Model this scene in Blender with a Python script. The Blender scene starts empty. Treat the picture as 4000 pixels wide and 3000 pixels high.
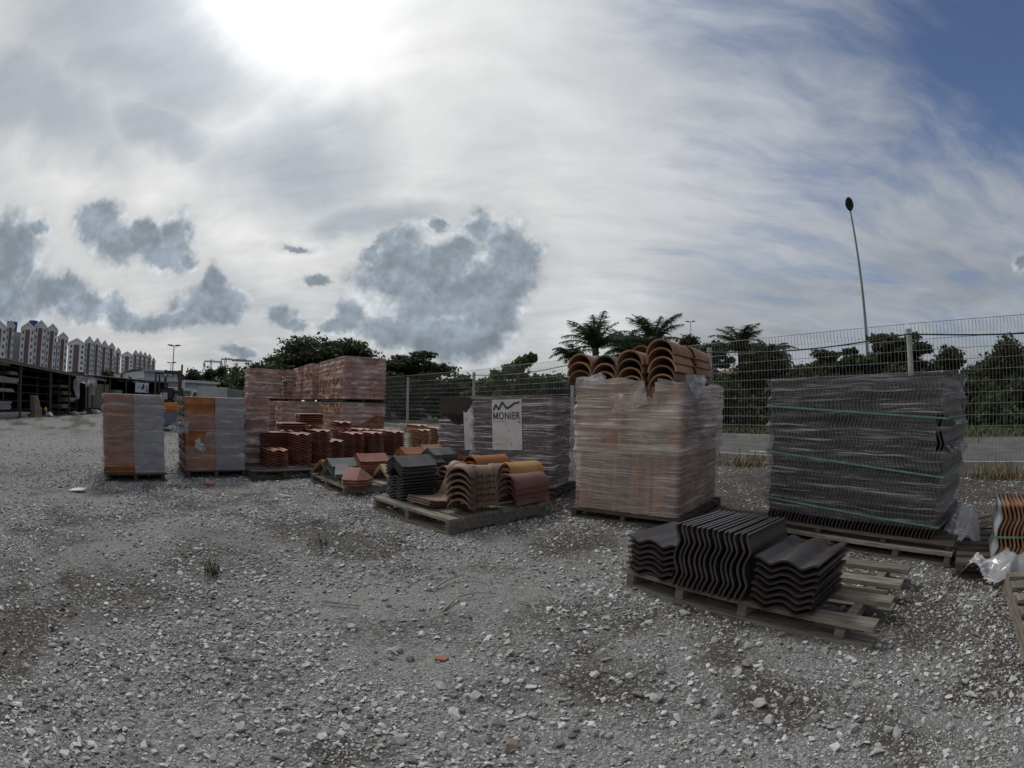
import bpy, math, random
import numpy as np
from mathutils import Matrix, Vector

random.seed(7)
rng = np.random.default_rng(7)
SC = bpy.context.scene
COL = SC.collection
PI = math.pi

# ------------------------------------------------------------------ camera (a wide action camera: fisheye lens)
LENS_PX, PITCH, ROLL, EYE = 1970.0, math.radians(2.54), math.radians(0.5), 1.0
_f = np.array([0, math.cos(PITCH), math.sin(PITCH)])
_r0 = np.array([1.0, 0, 0]); _u0 = np.cross(_r0, _f)
_r = _r0 * math.cos(ROLL) + _u0 * math.sin(ROLL)
_u = -_r0 * math.sin(ROLL) + _u0 * math.cos(ROLL)

def ray(x, y):
    """Direction seen at a point of the photograph (4000 x 3000)."""
    a, b = x - 2000.0, 1500.0 - y
    r = math.hypot(a, b) + 1e-9
    t = 2 * math.asin(min(1, r / (2 * LENS_PX)))
    return _f * math.cos(t) + (_r * a / r + _u * b / r) * math.sin(t)

def ground(x, y, z=0.0):
    d = ray(x, y); k = (z - EYE) / d[2]
    return Vector((d[0] * k, d[1] * k, z))

def far(x, y, dist):
    """Point at a horizontal distance along the line of sight."""
    d = ray(x, y); k = dist / math.hypot(d[0], d[1])
    return Vector((d[0] * k, d[1] * k, EYE + d[2] * k))

cam = bpy.data.cameras.new('camera')
camera = bpy.data.objects.new('camera', cam)
COL.objects.link(camera)
m_ = np.array([_r, _u, -_f]).T
camera.matrix_world = Matrix([[*m_[0], 0], [*m_[1], 0], [*m_[2], EYE], [0, 0, 0, 1]])
cam.type = 'PANO'
cam.sensor_fit = 'HORIZONTAL'
cam.sensor_width = 36.0
cam.panorama_type = 'FISHEYE_EQUISOLID'
cam.fisheye_lens = LENS_PX / 4000 * 36
cam.fisheye_fov = math.radians(200)
cam.clip_start = 0.02
cam.clip_end = 3000
SC.camera = camera

# ------------------------------------------------------------------ exposure
SC.view_settings.view_transform = 'Standard'
SC.view_settings.look = 'None'
SC.view_settings.exposure = 0.0
SC.view_settings.gamma = 1.0
SC.view_settings.use_curve_mapping = False
SC.render.engine = 'CYCLES'
SC.cycles.max_bounces = 5
SC.cycles.diffuse_bounces = 2
SC.cycles.glossy_bounces = 2
SC.cycles.transmission_bounces = 3
SC.cycles.transparent_max_bounces = 24
SC.cycles.use_denoising = True
SC.cycles.use_adaptive_sampling = True

# ------------------------------------------------------------------ node helper
class NT:
    def __init__(s, tree):
        s.t = tree; s.n = tree.nodes; s.l = tree.links
    def node(s, kind, **kw):
        n = s.n.new(kind)
        for k, v in kw.items(): setattr(n, k, v)
        return n
    def put(s, sock, v):
        if v is None: return
        if isinstance(v, bpy.types.NodeSocket): s.l.new(v, sock)
        else:
            if hasattr(sock, 'default_value'):
                try: sock.default_value = v
                except Exception: sock.default_value = (*v, 1.0)
    def math(s, op, a, b=None, c=None, clamp=False):
        n = s.node('ShaderNodeMath', operation=op, use_clamp=clamp)
        for i, v in enumerate((a, b, c)): s.put(n.inputs[i], v)
        return n.outputs[0]
    def vmath(s, op, a, b=None, c=None, scale=None):
        n = s.node('ShaderNodeVectorMath', operation=op)
        for i, v in enumerate((a, b, c)): s.put(n.inputs[i], v)
        if scale is not None: s.put(n.inputs['Scale'], scale)
        return n.outputs['Value'] if op in ('LENGTH', 'DOT_PRODUCT', 'DISTANCE') else n.outputs[0]
    def noise(s, vec, scale, detail=4, rough=0.55, dist=0.0, color=False):
        n = s.node('ShaderNodeTexNoise')
        s.put(n.inputs['Vector'], vec); n.inputs['Scale'].default_value = scale
        n.inputs['Detail'].default_value = detail; n.inputs['Roughness'].default_value = rough
        n.inputs['Distortion'].default_value = dist
        return n.outputs['Color' if color else 'Fac']
    def voronoi(s, vec, scale, feature='F1', out='Distance', rnd=1.0):
        n = s.node('ShaderNodeTexVoronoi', feature=feature)
        s.put(n.inputs['Vector'], vec); n.inputs['Scale'].default_value = scale
        n.inputs['Randomness'].default_value = rnd
        return n.outputs[out]
    def ramp(s, v, lo, hi, a=0.0, b=1.0, smooth=True):
        n = s.node('ShaderNodeMapRange', interpolation_type='SMOOTHSTEP' if smooth else 'LINEAR')
        s.put(n.inputs[0], v); s.put(n.inputs[1], lo); s.put(n.inputs[2], hi); s.put(n.inputs[3], a); s.put(n.inputs[4], b)
        return n.outputs[0]
    def mix(s, fac, a, b, mode='MIX'):
        n = s.node('ShaderNodeMix', data_type='RGBA', blend_type=mode)
        s.put(n.inputs[0], fac); s.put(n.inputs[6], a); s.put(n.inputs[7], b)
        return n.outputs[2]
    def comb(s, x, y, z):
        n = s.node('ShaderNodeCombineXYZ')
        for i, v in enumerate((x, y, z)): s.put(n.inputs[i], v)
        return n.outputs[0]
    def sep(s, v):
        n = s.node('ShaderNodeSeparateXYZ'); s.put(n.inputs[0], v)
        return n.outputs

# ------------------------------------------------------------------ sky: Nishita air, high cloud sheet, low grey cumulus
SUN_DIR = ray(1200, -110)
SUN_EL = math.asin(SUN_DIR[2]); SUN_AZ = math.atan2(SUN_DIR[0], SUN_DIR[1])   # azimuth from +Y towards +X

world = bpy.data.worlds.new('World')
SC.world = world
world.use_nodes = True
W = NT(world.node_tree)
W.n.clear()
wout = W.node('ShaderNodeOutputWorld')
bg = W.node('ShaderNodeBackground')
W.l.new(bg.outputs[0], wout.inputs[0])
sky = W.node('ShaderNodeTexSky', sky_type='NISHITA')
sky.sun_disc = False
sky.sun_elevation = SUN_EL
sky.sun_rotation = SUN_AZ
sky.air_density = 1.0
sky.dust_density = 0.6
air = W.vmath('MULTIPLY', sky.outputs[0], (0.058, 0.066, 0.080))

dirv = W.node('ShaderNodeTexCoord').outputs['Generated']
dirv = W.vmath('NORMALIZE', dirv)
dx, dy, dz = W.sep(dirv)
az = W.math('ARCTAN2', dx, dy)
el = W.math('ARCSINE', dz)
sund = W.math('ARCCOSINE', W.math('MINIMUM', W.vmath('DOT_PRODUCT', dirv, tuple(SUN_DIR)), 0.9999))

# a flat sheet of cloud seen in perspective
den = W.math('MAXIMUM', W.math('ADD', dz, 0.16), 0.05)
pl = W.comb(W.math('DIVIDE', dx, den), W.math('DIVIDE', dy, den), 0.0)
warp = W.noise(pl, 0.8, 3, 0.5, color=True)
plw = W.vmath('MULTIPLY_ADD', warp, (0.55, 0.55, 0), pl)
def squash(v, ang, sx, sy):
    n = W.node('ShaderNodeMapping'); W.put(n.inputs[0], v)
    n.inputs['Rotation'].default_value = (0, 0, ang); n.inputs['Scale'].default_value = (sx, sy, 1)
    return n.outputs[0]
streak = W.noise(squash(plw, 0.55, 0.6, 1.4), 1.5, 9, 0.60)
billow = W.noise(plw, 0.9, 6, 0.5)
fine = W.noise(squash(plw, 0.3, 0.7, 1.6), 4.5, 5, 0.6)

# cover: nearly closed on the left and low down, opening to blue on the right and high
az_open = W.ramp(az, math.radians(-12), math.radians(48))
el_open = W.ramp(el, math.radians(6), math.radians(42))
hole_c = ray(3960, 230)
hole = W.ramp(W.math('ARCCOSINE', W.math('MINIMUM', W.vmath('DOT_PRODUCT', dirv, tuple(hole_c)), 0.9999)), 0.36, 0.02)
open_ = W.math('MULTIPLY_ADD', W.math('MULTIPLY', az_open, el_open), 0.20, W.math('MULTIPLY', az_open, 0.22))
open_ = W.math('MULTIPLY_ADD', hole, 0.50, open_)
st = W.math('MULTIPLY_ADD', W.math('SUBTRACT', streak, 0.5), 1.35, W.math('MULTIPLY', W.math('SUBTRACT', fine, 0.5), 0.45))
cover = W.math('SUBTRACT', W.math('ADD', st, 0.66), open_)
cover = W.ramp(cover, -0.12, 0.56)

# brightness of the sheet: veil lit by the sun behind it, thicker (greyer) patches
glow = W.math('POWER', W.ramp(W.math('MULTIPLY_ADD', W.math('SUBTRACT', W.math('MULTIPLY_ADD', streak, 0.6, W.math('MULTIPLY', billow, 0.6)), 0.6), 0.8, sund), 0.40, -0.04, smooth=False), 2.3)
halo = W.ramp(sund, 1.15, 0.1, smooth=False)
thick = W.ramp(billow, 0.40, 0.66)
def soft(px, py, rx, ry, warpv=None):
    d = ray(px, py)
    a0, e0 = math.atan2(d[0], d[1]), math.asin(d[2])
    v = W.vmath('MULTIPLY_ADD', warpv, (1 / rx, 1 / ry, 0), (-a0 / rx, -e0 / ry, 0))
    return W.vmath('LENGTH', v)
ae = W.comb(az, el, 0.0)
sw = W.noise(dirv, 2.4, 7, 0.56, color=True)
aes = W.vmath('MULTIPLY_ADD', sw, (0.52, 0.36, 0), W.vmath('ADD', ae, (-0.26, -0.18, 0)))
gd = None
for (px, py, rx, ry) in ((480, 170, .30, .11), (700, 240, .16, .09), (150, 420, .22, .07), (1200, 560, .20, .085), (1480, 770, .13, .04), (640, 460, .13, .05)):
    d_ = soft(px, py, rx, ry, aes)
    gd = d_ if gd is None else W.math('MINIMUM', gd, d_)
patch = W.ramp(gd, 2.1, 0.3)
grey = W.math('MAXIMUM', W.math('MULTIPLY', thick, 0.40), W.math('MULTIPLY', patch, W.math('MULTIPLY_ADD', streak, 0.5, 0.60)))
lum = W.math('MULTIPLY_ADD', halo, 0.36, W.math('MULTIPLY_ADD', az_open, -0.17, 0.605))
lum = W.math('MULTIPLY_ADD', glow, 1.15, lum)
bright = W.ramp(W.vmath('LENGTH', W.vmath('MULTIPLY_ADD', aes, (1 / .20, 1 / .08, 0), (-math.atan2(*ray(2200, 1230)[:2]) / .20, -math.asin(ray(2200, 1230)[2]) / .08, 0))), 1.5, 0.2)
lum = W.math('MULTIPLY_ADD', bright, 0.16, lum)
low = W.ramp(el, math.radians(0), math.radians(20), 0.84, 1.0)
lum = W.math('MULTIPLY', lum, low)
lum = W.math('MULTIPLY', lum, W.math('MULTIPLY_ADD', fine, 0.36, 0.82))
sheet_l = W.vmath('SCALE', W.mix(az_open, (0.995, 1.0, 0.98, 1), (0.90, 0.955, 1.05, 1)), scale=lum)
sheet_d = W.vmath('SCALE', (0.50, 0.56, 0.63), scale=W.math('MULTIPLY', W.math('MINIMUM', lum, 1.0), 0.90))
sheet = W.mix(grey, sheet_l, sheet_d)
skycol = W.mix(W.math('MULTIPLY_ADD', cover, 0.93, 0.05), air, sheet)

# cumulus: heaps of round lobes with ragged edges
n1 = W.noise(dirv, 9.0, 7, 0.62, color=True)
n2 = W.noise(dirv, 30.0, 6, 0.68, color=True)
cw = W.vmath('MULTIPLY_ADD', n1, (0.085, 0.075, 0), W.vmath('ADD', ae, (-0.0425, -0.0375, 0)))
cw = W.vmath('MULTIPLY_ADD', n2, (0.030, 0.030, 0), W.vmath('ADD', cw, (-0.015, -0.015, 0)))
LOBES = ((390, 880, 95, 85), (460, 960, 120, 70), (560, 930, 70, 60), (690, 930, 75, 105), (620, 1000, 90, 50), (720, 1000, 40, 45),
         (40, 1000, 130, 170), (150, 890, 45, 40), (30, 1160, 190, 95), (215, 1130, 100, 75), (330, 1200, 110, 65), (430, 1190, 65, 55), (480, 1255, 100, 45),
         (830, 1110, 60, 80), (800, 1190, 130, 70), (880, 1190, 85, 80), (690, 1250, 110, 45), (930, 1180, 45, 45), (590, 1270, 90, 40),
         (1560, 960, 90, 80), (1640, 1060, 190, 120), (1500, 1090, 130, 85), (1870, 900, 75, 80), (1775, 1010, 110, 80), (1960, 960, 110, 90), (1980, 1060, 130, 110), (2060, 980, 80, 45),
         (1700, 1190, 230, 110), (1900, 1160, 160, 120), (1800, 1320, 200, 100), (1640, 1290, 170, 80), (1960, 1250, 90, 90), (1450, 1000, 50, 30),
         (1140, 970, 50, 14), (1240, 1100, 60, 20), (1100, 1220, 60, 50), (1150, 1260, 60, 25), (1380, 1240, 60, 75), (930, 1375, 75, 25),
         (1700, 880, 40, 30), (3995, 1030, 30, 30), (1500, 1300, 120, 55), (1330, 1280, 110, 40))
cd_ = None
for (px, py, rx, ry) in LOBES:
    d = ray(px, py)
    a0, e0 = math.atan2(d[0], d[1]), math.asin(d[2])
    a1, e1 = math.atan2(*ray(px + rx, py)[:2]), math.asin(ray(px, py - ry)[2])
    ra, re = abs(a1 - a0), abs(e1 - e0)
    q = W.vmath('LENGTH', W.vmath('MULTIPLY_ADD', cw, (1 / ra, 1 / re, 0), (-a0 / ra, -e0 / re, 0)))
    cd_ = q if cd_ is None else W.math('SMOOTH_MIN', cd_, q, 0.25)
cum = W.ramp(cd_, 1.50, 0.92)
lump = W.math('MULTIPLY_ADD', W.noise(dirv, 13.0, 7, 0.62), 0.7, W.math('MULTIPLY', W.noise(cw, 30.0, 4, 0.6), 0.3))
inner = W.ramp(W.math('MULTIPLY_ADD', W.math('SUBTRACT', lump, 0.5), 2.0, cd_), 1.22, 0.55)
ccol = W.mix(inner, (0.50, 0.53, 0.56, 1), (0.215, 0.265, 0.32, 1))
ccol = W.vmath('SCALE', ccol, scale=W.math('MULTIPLY_ADD', W.math('SUBTRACT', lump, 0.5), 1.3, W.math('MULTIPLY_ADD', halo, 0.28, 0.90)))
veil = W.ramp(cd_, 2.6, 1.2, 0.0, 0.30)
tow = W.vmath('SCALE', (-0.30, -0.10, 0.95), scale=0.022)
sh_a = W.noise(dirv, 11.0, 6, 0.55); sh_b = W.noise(W.vmath('ADD', dirv, tow), 11.0, 6, 0.55)
sh_c = W.noise(dirv, 27.0, 4, 0.55); sh_d = W.noise(W.vmath('ADD', dirv, W.vmath('SCALE', tow, scale=0.45)), 27.0, 4, 0.55)
shade_ = W.math('ADD', W.math('MULTIPLY', W.math('SUBTRACT', sh_a, sh_b), 3.2), W.math('MULTIPLY', W.math('SUBTRACT', sh_c, sh_d), 1.6))
ccol = W.vmath('SCALE', ccol, scale=W.ramp(shade_, -0.6, 0.8, 0.80, 1.48))
skycol = W.mix(veil, skycol, (0.40, 0.43, 0.46, 1))
skycol = W.mix(W.math('MULTIPLY', cum, 0.86), skycol, ccol)
W.l.new(skycol, bg.inputs[0])
world.cycles.sampling_method = 'MANUAL'
world.cycles.sample_map_resolution = 512
bg.inputs[1].default_value = 1.0

sun = bpy.data.lights.new('sun', 'SUN')
sun.energy = 1.5
sun.angle = math.radians(11)
sun.color = (1.0, 0.965, 0.91)
sun_ob = bpy.data.objects.new('sun', sun)
COL.objects.link(sun_ob)
sun_ob.rotation_euler = Vector(-SUN_DIR).to_track_quat('-Z', 'Y').to_euler()
sun_ob.location = (0, 0, 30)

# ------------------------------------------------------------------ mesh helpers
class MB:
    """Collects faces; build() links them as ONE mesh object."""
    def __init__(s): s.v = []; s.f = []; s.uv = None
    def add(s, vs, fs):
        k = len(s.v); s.v += [tuple(v) for v in vs]; s.f += [tuple(i + k for i in f) for f in fs]
        return s
    def box(s, x0, x1, y0, y1, z0, z1):
        return s.add([(x0, y0, z0), (x1, y0, z0), (x1, y1, z0), (x0, y1, z0), (x0, y0, z1), (x1, y0, z1), (x1, y1, z1), (x0, y1, z1)],
                     [(0, 3, 2, 1), (4, 5, 6, 7), (0, 1, 5, 4), (1, 2, 6, 5), (2, 3, 7, 6), (3, 0, 4, 7)])
    def bar(s, p, q, w, h, up=(0, 0, 1)):
        """Square bar from p to q, w wide, h high."""
        p, q = Vector(p), Vector(q); d = (q - p).normalized(); up = Vector(up)
        if abs(d.dot(up)) > 0.98: up = Vector((1, 0, 0))
        a = d.cross(up).normalized() * (w / 2); b = a.cross(d).normalized() * (h / 2)
        vs = [p - a - b, p + a - b, p + a + b, p - a + b, q - a - b, q + a - b, q + a + b, q - a + b]
        return s.add(vs, [(0, 1, 2, 3), (7, 6, 5, 4), (0, 4, 5, 1), (1, 5, 6, 2), (2, 6, 7, 3), (3, 7, 4, 0)])
    def tube(s, path, r, n=6, caps=True):
        path = [Vector(p) for p in path]; rs = r if isinstance(r, (list, tuple)) else [r] * len(path)
        rings = []
        for i, p in enumerate(path):
            d = (path[min(i + 1, len(path) - 1)] - path[max(i - 1, 0)])
            d = d.normalized() if d.length > 1e-9 else Vector((0, 0, 1))
            up = Vector((0, 0, 1)) if abs(d.z) < 0.9 else Vector((1, 0, 0))
            a = d.cross(up).normalized(); b = a.cross(d).normalized()
            rings.append([p + (a * math.cos(2 * PI * k / n) + b * math.sin(2 * PI * k / n)) * rs[i] for k in range(n)])
        vs = [v for rg in rings for v in rg]
        fs = [(i * n + k, (i + 1) * n + k, (i + 1) * n + (k + 1) % n, i * n + (k + 1) % n) for i in range(len(path) - 1) for k in range(n)]
        if caps: fs += [tuple(range(n)), tuple(reversed(range((len(path) - 1) * n, len(path) * n)))]
        return s.add(vs, fs)
    def prism(s, poly, axis0, axis1):
        """Closed 3-D polygon swept from offset axis0 to axis1."""
        n = len(poly); a, b = Vector(axis0), Vector(axis1)
        vs = [Vector(p) + a for p in poly] + [Vector(p) + b for p in poly]
        fs = [tuple(range(n)), tuple(reversed(range(n, 2 * n)))] + [(i, n + i, n + (i + 1) % n, (i + 1) % n) for i in range(n)]
        return s.add(vs, fs)
    def sheet(s, top, thick):
        """Grid of points (rows x cols x 3) given a thickness downwards along its own normals."""
        T = np.array(top, float); R, C = T.shape[:2]
        du = np.gradient(T, axis=0); dv = np.gradient(T, axis=1)
        nn = np.cross(dv, du); nn /= (np.linalg.norm(nn, axis=2, keepdims=True) + 1e-12)
        B = T - nn * thick
        vs = np.concatenate([T.reshape(-1, 3), B.reshape(-1, 3)]); N = R * C
        fs = []
        for i in range(R - 1):
            for j in range(C - 1):
                a, b, c, d = i * C + j, i * C + j + 1, (i + 1) * C + j + 1, (i + 1) * C + j
                fs.append((a, b, c, d)); fs.append((N + a, N + d, N + c, N + b))
        for i in range(R - 1):
            a, d = i * C, (i + 1) * C; fs.append((a, d, N + d, N + a))
            a, d = i * C + C - 1, (i + 1) * C + C - 1; fs.append((d, a, N + a, N + d))
        for j in range(C - 1):
            a, b = j, j + 1; fs.append((b, a, N + a, N + b))
            a, b = (R - 1) * C + j, (R - 1) * C + j + 1; fs.append((a, b, N + b, N + a))
        return s.add(vs, fs)
    def mesh(s, name, m=None, smooth=None):
        me = bpy.data.meshes.new(name); me.from_pydata([tuple(v) for v in s.v], [], s.f)
        bm = bmesh.new(); bm.from_mesh(me); bmesh.ops.recalc_face_normals(bm, faces=bm.faces); bm.to_mesh(me); bm.free()
        if m: me.materials.append(m)
        if smooth is not None: shade(me, smooth)
        return me
    def build(s, name, m, parent=None, smooth=None):
        return link(name, s.mesh(name, m, smooth), parent)

import bmesh

def shade(me, deg):
    me.polygons.foreach_set('use_smooth', [True] * len(me.polygons))
    if deg < 180: me.set_sharp_from_angle(angle=math.radians(deg))

def link(name, me, parent=None, loc=None, rot=None, mat=None):
    o = bpy.data.objects.new(name, me); COL.objects.link(o)
    if parent is not None: o.parent = parent
    if mat is not None: o.matrix_local = mat if parent is not None else mat; 
    if mat is not None and parent is None: o.matrix_world = mat
    if loc is not None: o.location = loc
    if rot is not None: o.rotation_euler = rot
    return o

def tag(o, label=None, cat=None, group=None, kind=None):
    if label: o['label'] = label
    if cat: o['category'] = cat
    if group: o['group'] = group
    if kind: o['kind'] = kind
    return o

def thing(name, label, cat, loc=(0, 0, 0), rz=0.0, group=None):
    o = bpy.data.objects.new(name, None); COL.objects.link(o)
    o.empty_display_size = 0.2
    o.location = loc; o.rotation_euler = (0, 0, rz)
    return tag(o, label, cat, group)

def frame(u, v, w, loc):
    """Matrix whose columns are the axes u, v, w at loc."""
    M = Matrix.Identity(4)
    for i, a in enumerate((u, v, w)):
        for k in range(3): M[k][i] = a[k]
    for k in range(3): M[k][3] = loc[k]
    return M

def jit(a): return random.uniform(-a, a)

# ------------------------------------------------------------------ materials
MATS = {}
def mat(name, c1, c2=None, scale=8.0, rough=0.8, bump=0.0, bscale=40.0, spec=0.35, var=0.0, stretch=(1, 1, 1), speck=None, metal=0.0, lo=0.35, hi=0.65, coord='Object'):
    if name in MATS: return MATS[name]
    m = bpy.data.materials.new(name); m.use_nodes = True
    T = NT(m.node_tree); b = T.n['Principled BSDF']
    tc = T.node('ShaderNodeTexCoord').outputs[coord]
    oi = T.node('ShaderNodeObjectInfo').outputs['Random']
    tc = T.vmath('ADD', tc, T.comb(T.math('MULTIPLY', oi, 37.0), T.math('MULTIPLY', oi, 11.0), 0.0))
    st = T.vmath('MULTIPLY', tc, stretch)
    c2 = c2 or c1
    f = T.ramp(T.noise(st, scale, 6, 0.6), lo, hi)
    col = T.mix(f, (*c1, 1), (*c2, 1))
    if speck:
        sc, amt, sv = speck
        sp = T.ramp(T.noise(tc, sc, 3, 0.7), 0.60, 0.72)
        col = T.mix(T.math('MULTIPLY', sp, amt), col, (*sv, 1))
    if var:
        col = T.vmath('SCALE', col, scale=T.math('MULTIPLY_ADD', oi, 2 * var, 1 - var))
    T.put(b.inputs['Base Color'], col)
    T.put(b.inputs['Roughness'], T.ramp(T.noise(st, scale * 2, 3), 0.2, 0.8, max(0.02, rough - 0.1), min(1, rough + 0.1)))
    b.inputs['Specular IOR Level'].default_value = spec
    b.inputs['Metallic'].default_value = metal
    if bump:
        bn = T.node('ShaderNodeBump'); bn.inputs['Strength'].default_value = bump; bn.inputs['Distance'].default_value = 0.004
        T.put(bn.inputs['Height'], T.noise(st, bscale, 6, 0.65)); T.l.new(bn.outputs[0], b.inputs['Normal'])
    MATS[name] = m
    return m

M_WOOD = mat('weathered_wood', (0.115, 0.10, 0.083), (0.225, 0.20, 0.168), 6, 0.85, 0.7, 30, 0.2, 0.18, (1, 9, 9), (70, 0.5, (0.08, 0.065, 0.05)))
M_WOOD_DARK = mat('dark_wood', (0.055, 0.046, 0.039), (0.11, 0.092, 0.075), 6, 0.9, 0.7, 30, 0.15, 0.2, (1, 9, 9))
M_DARK_TILE = mat('dark_brown_concrete', (0.026, 0.020, 0.020), (0.042, 0.030, 0.028), 7, 0.34, 0.35, 160, 0.75, 0.12, (1, 1, 1), (90, 0.45, (0.10, 0.09, 0.085)))
M_RED_TILE = mat('red_concrete', (0.20, 0.070, 0.050), (0.30, 0.115, 0.080), 6, 0.62, 0.3, 150, 0.35, 0.22, (1, 1, 1), (60, 0.35, (0.26, 0.15, 0.11)))
M_TERRA = mat('terracotta', (0.21, 0.11, 0.06), (0.34, 0.19, 0.112), 5, 0.75, 0.3, 120, 0.3, 0.18, (1, 1, 1), (40, 0.4, (0.12, 0.065, 0.04)))
M_ORANGE = mat('orange_concrete', (0.235, 0.082, 0.022), (0.32, 0.125, 0.038), 5, 0.6, 0.25, 120, 0.35, 0.12)
M_GREY_TILE = mat('slate_grey_concrete', (0.085, 0.087, 0.09), (0.14, 0.14, 0.14), 6, 0.6, 0.3, 140, 0.4, 0.15)
M_CHAR_TILE = mat('charcoal_concrete', (0.042, 0.043, 0.044), (0.075, 0.076, 0.077), 6, 0.6, 0.4, 140, 0.4, 0.15)
M_BROWN_TILE = mat('brown_concrete', (0.12, 0.072, 0.052), (0.185, 0.12, 0.09), 6, 0.65, 0.35, 140, 0.35, 0.12)
M_MAROON_TILE = mat('maroon_concrete', (0.13, 0.06, 0.055), (0.19, 0.09, 0.08), 6, 0.6, 0.35, 140, 0.35, 0.12)
M_CREAM_TILE = mat('cream_concrete', (0.40, 0.29, 0.17), (0.50, 0.38, 0.24), 6, 0.7, 0.35, 140, 0.3, 0.1)
M_STEEL = mat('galvanised_steel', (0.30, 0.31, 0.31), (0.42, 0.43, 0.43), 20, 0.5, 0.1, 60, 0.5, 0.05)
M_WIRE = mat('galvanised_wire', (0.17, 0.17, 0.16), (0.26, 0.26, 0.24), 12, 0.5, 0, 40, 0.5)
M_STRAP = mat('green_strap', (0.085, 0.17, 0.12), (0.13, 0.24, 0.175), 10, 0.4, 0, 40, 0.5)
M_BLACK = mat('black_rubber', (0.012, 0.012, 0.013), (0.03, 0.03, 0.032), 10, 0.6, 0.2, 60, 0.4)

# ------------------------------------------------------------------ ground
def vnoise(x, y, scale, seed):
    """Smooth value noise, vectorised."""
    r = np.random.default_rng(seed); g = r.random((64, 64))
    u, v = x * scale + 1000, y * scale + 1000
    i, j = np.floor(u).astype(int), np.floor(v).astype(int); fu, fv = u - i, v - j
    fu = fu * fu * (3 - 2 * fu); fv = fv * fv * (3 - 2 * fv)
    a = g[i % 64, j % 64]; b = g[(i + 1) % 64, j % 64]; c = g[i % 64, (j + 1) % 64]; d = g[(i + 1) % 64, (j + 1) % 64]
    return (a * (1 - fu) + b * fu) * (1 - fv) + (c * (1 - fu) + d * fu) * fv
def fbm(x, y, scale, seed, octv=4):
    t = 0; amp = 0.5; n = 0
    for k in range(octv):
        t = t + amp * vnoise(x, y, scale * 2 ** k, seed + k); n += amp; amp *= 0.5
    return t / n

# bare brown earth shows through the crushed stone here (photograph pixel, radii in metres, strength)
DIRT = [(ground(px, py), rx, ry, k) for px, py, rx, ry, k in (
    (560, 2330, .75, .5, .9), (820, 2150, .6, .9, .8), (1500, 2520, .35, .3, .5), (1330, 2930, .16, .14, .8), (2450, 2660, .45, .28, .8), (2200, 2420, .42, .3, .7),
    (1950, 2780, .3, .2, .55), (1130, 2050, .5, .5, .75), (3600, 2450, .5, .6, .9), (3300, 2750, .3, .16, .45), (2250, 2100, .5, .7, .95), (2900, 2020, .8, .7, 1.0),
    (3500, 2350, .8, .9, .9), (250, 2090, .5, .35, .6), (60, 1845, .8, .5, .7), (860, 2500, .5, .22, .6), (1900, 2230, .35, .25, .5), (1500, 2010, .6, .5, .6), (1260, 1930, .6, .4, .7),
    (3450, 1930, 1.6, 1.0, 1.0), (2050, 1990, .7, .7, 1.0), (1000, 2620, .5, .16, .5), (1700, 2450, .2, .3, .5), (800, 1905, .5, .4, .6), (1400, 2150, .5, .4, .55), (380, 2600, .25, .2, .4))]
PALE = [(ground(px, py), rx, ry, k) for px, py, rx, ry, k in (
    (300, 1800, 2.2, 1.2, 1.0), (150, 1730, 4, 2, 1.0), (700, 2090, .9, .5, .9), (1650, 2330, .6, .35, .8), (1640, 2640, .22, .16, .9), (350, 1950, .8, .5, .8), (2500, 2900, .5, .2, .5), (3700, 2850, .4, .2, .5), (2000, 2900, .3, .12, .4))]
def patches(x, y, lst):
    w = np.zeros_like(x)
    qx = x + 0.5 * (fbm(x, y, 1.6, 31) - 0.5) + 0.22 * (fbm(x, y, 6, 35) - 0.5)
    qy = y + 0.5 * (fbm(x, y, 1.6, 41) - 0.5) + 0.22 * (fbm(x, y, 6, 45) - 0.5)
    for p, rx, ry, k in lst:
        # long axis turned to face the camera
        b = math.atan2(p.x, p.y); ca, sa = math.cos(b), math.sin(b)
        ddx, ddy = qx - p.x, qy - p.y
        e = ((ddx * ca - ddy * sa) / rx) ** 2 + ((ddx * sa + ddy * ca) / ry) ** 2
        w = np.maximum(w, k * np.exp(-1.1 * e))
    return w
def dirt_at(x, y):
    n = fbm(x, y, 0.9, 11); n2 = fbm(x, y, 3.4, 21)
    base = np.clip((n * 0.6 + n2 * 0.4 - 0.455) * 4.5, 0, 0.85)
    pale = patches(x, y, PALE)
    o = 0.822 * x + 0.57 * y + 1.2 * (n - 0.5); fs = np.clip((o - 2.7) / 1.3, 0, 1) * np.clip((9.5 - y) / 3, 0, 1) * (0.55 + 0.45 * np.clip((n2 - 0.3) * 3, 0, 1))
    return np.clip(np.maximum(np.maximum(base * (1 - pale), patches(x, y, DIRT) * (0.40 + 1.05 * n2)), fs * 1.45), 0, 1.5), pale * (1 - fs)
def height_at(x, y):
    r = np.hypot(x, y); k = np.clip((60 - r) / 40, 0, 1)
    return k * ((fbm(x, y, 0.7, 51) - 0.5) * 0.05 + (fbm(x, y, 4.0, 61) - 0.5) * 0.022)

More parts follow.
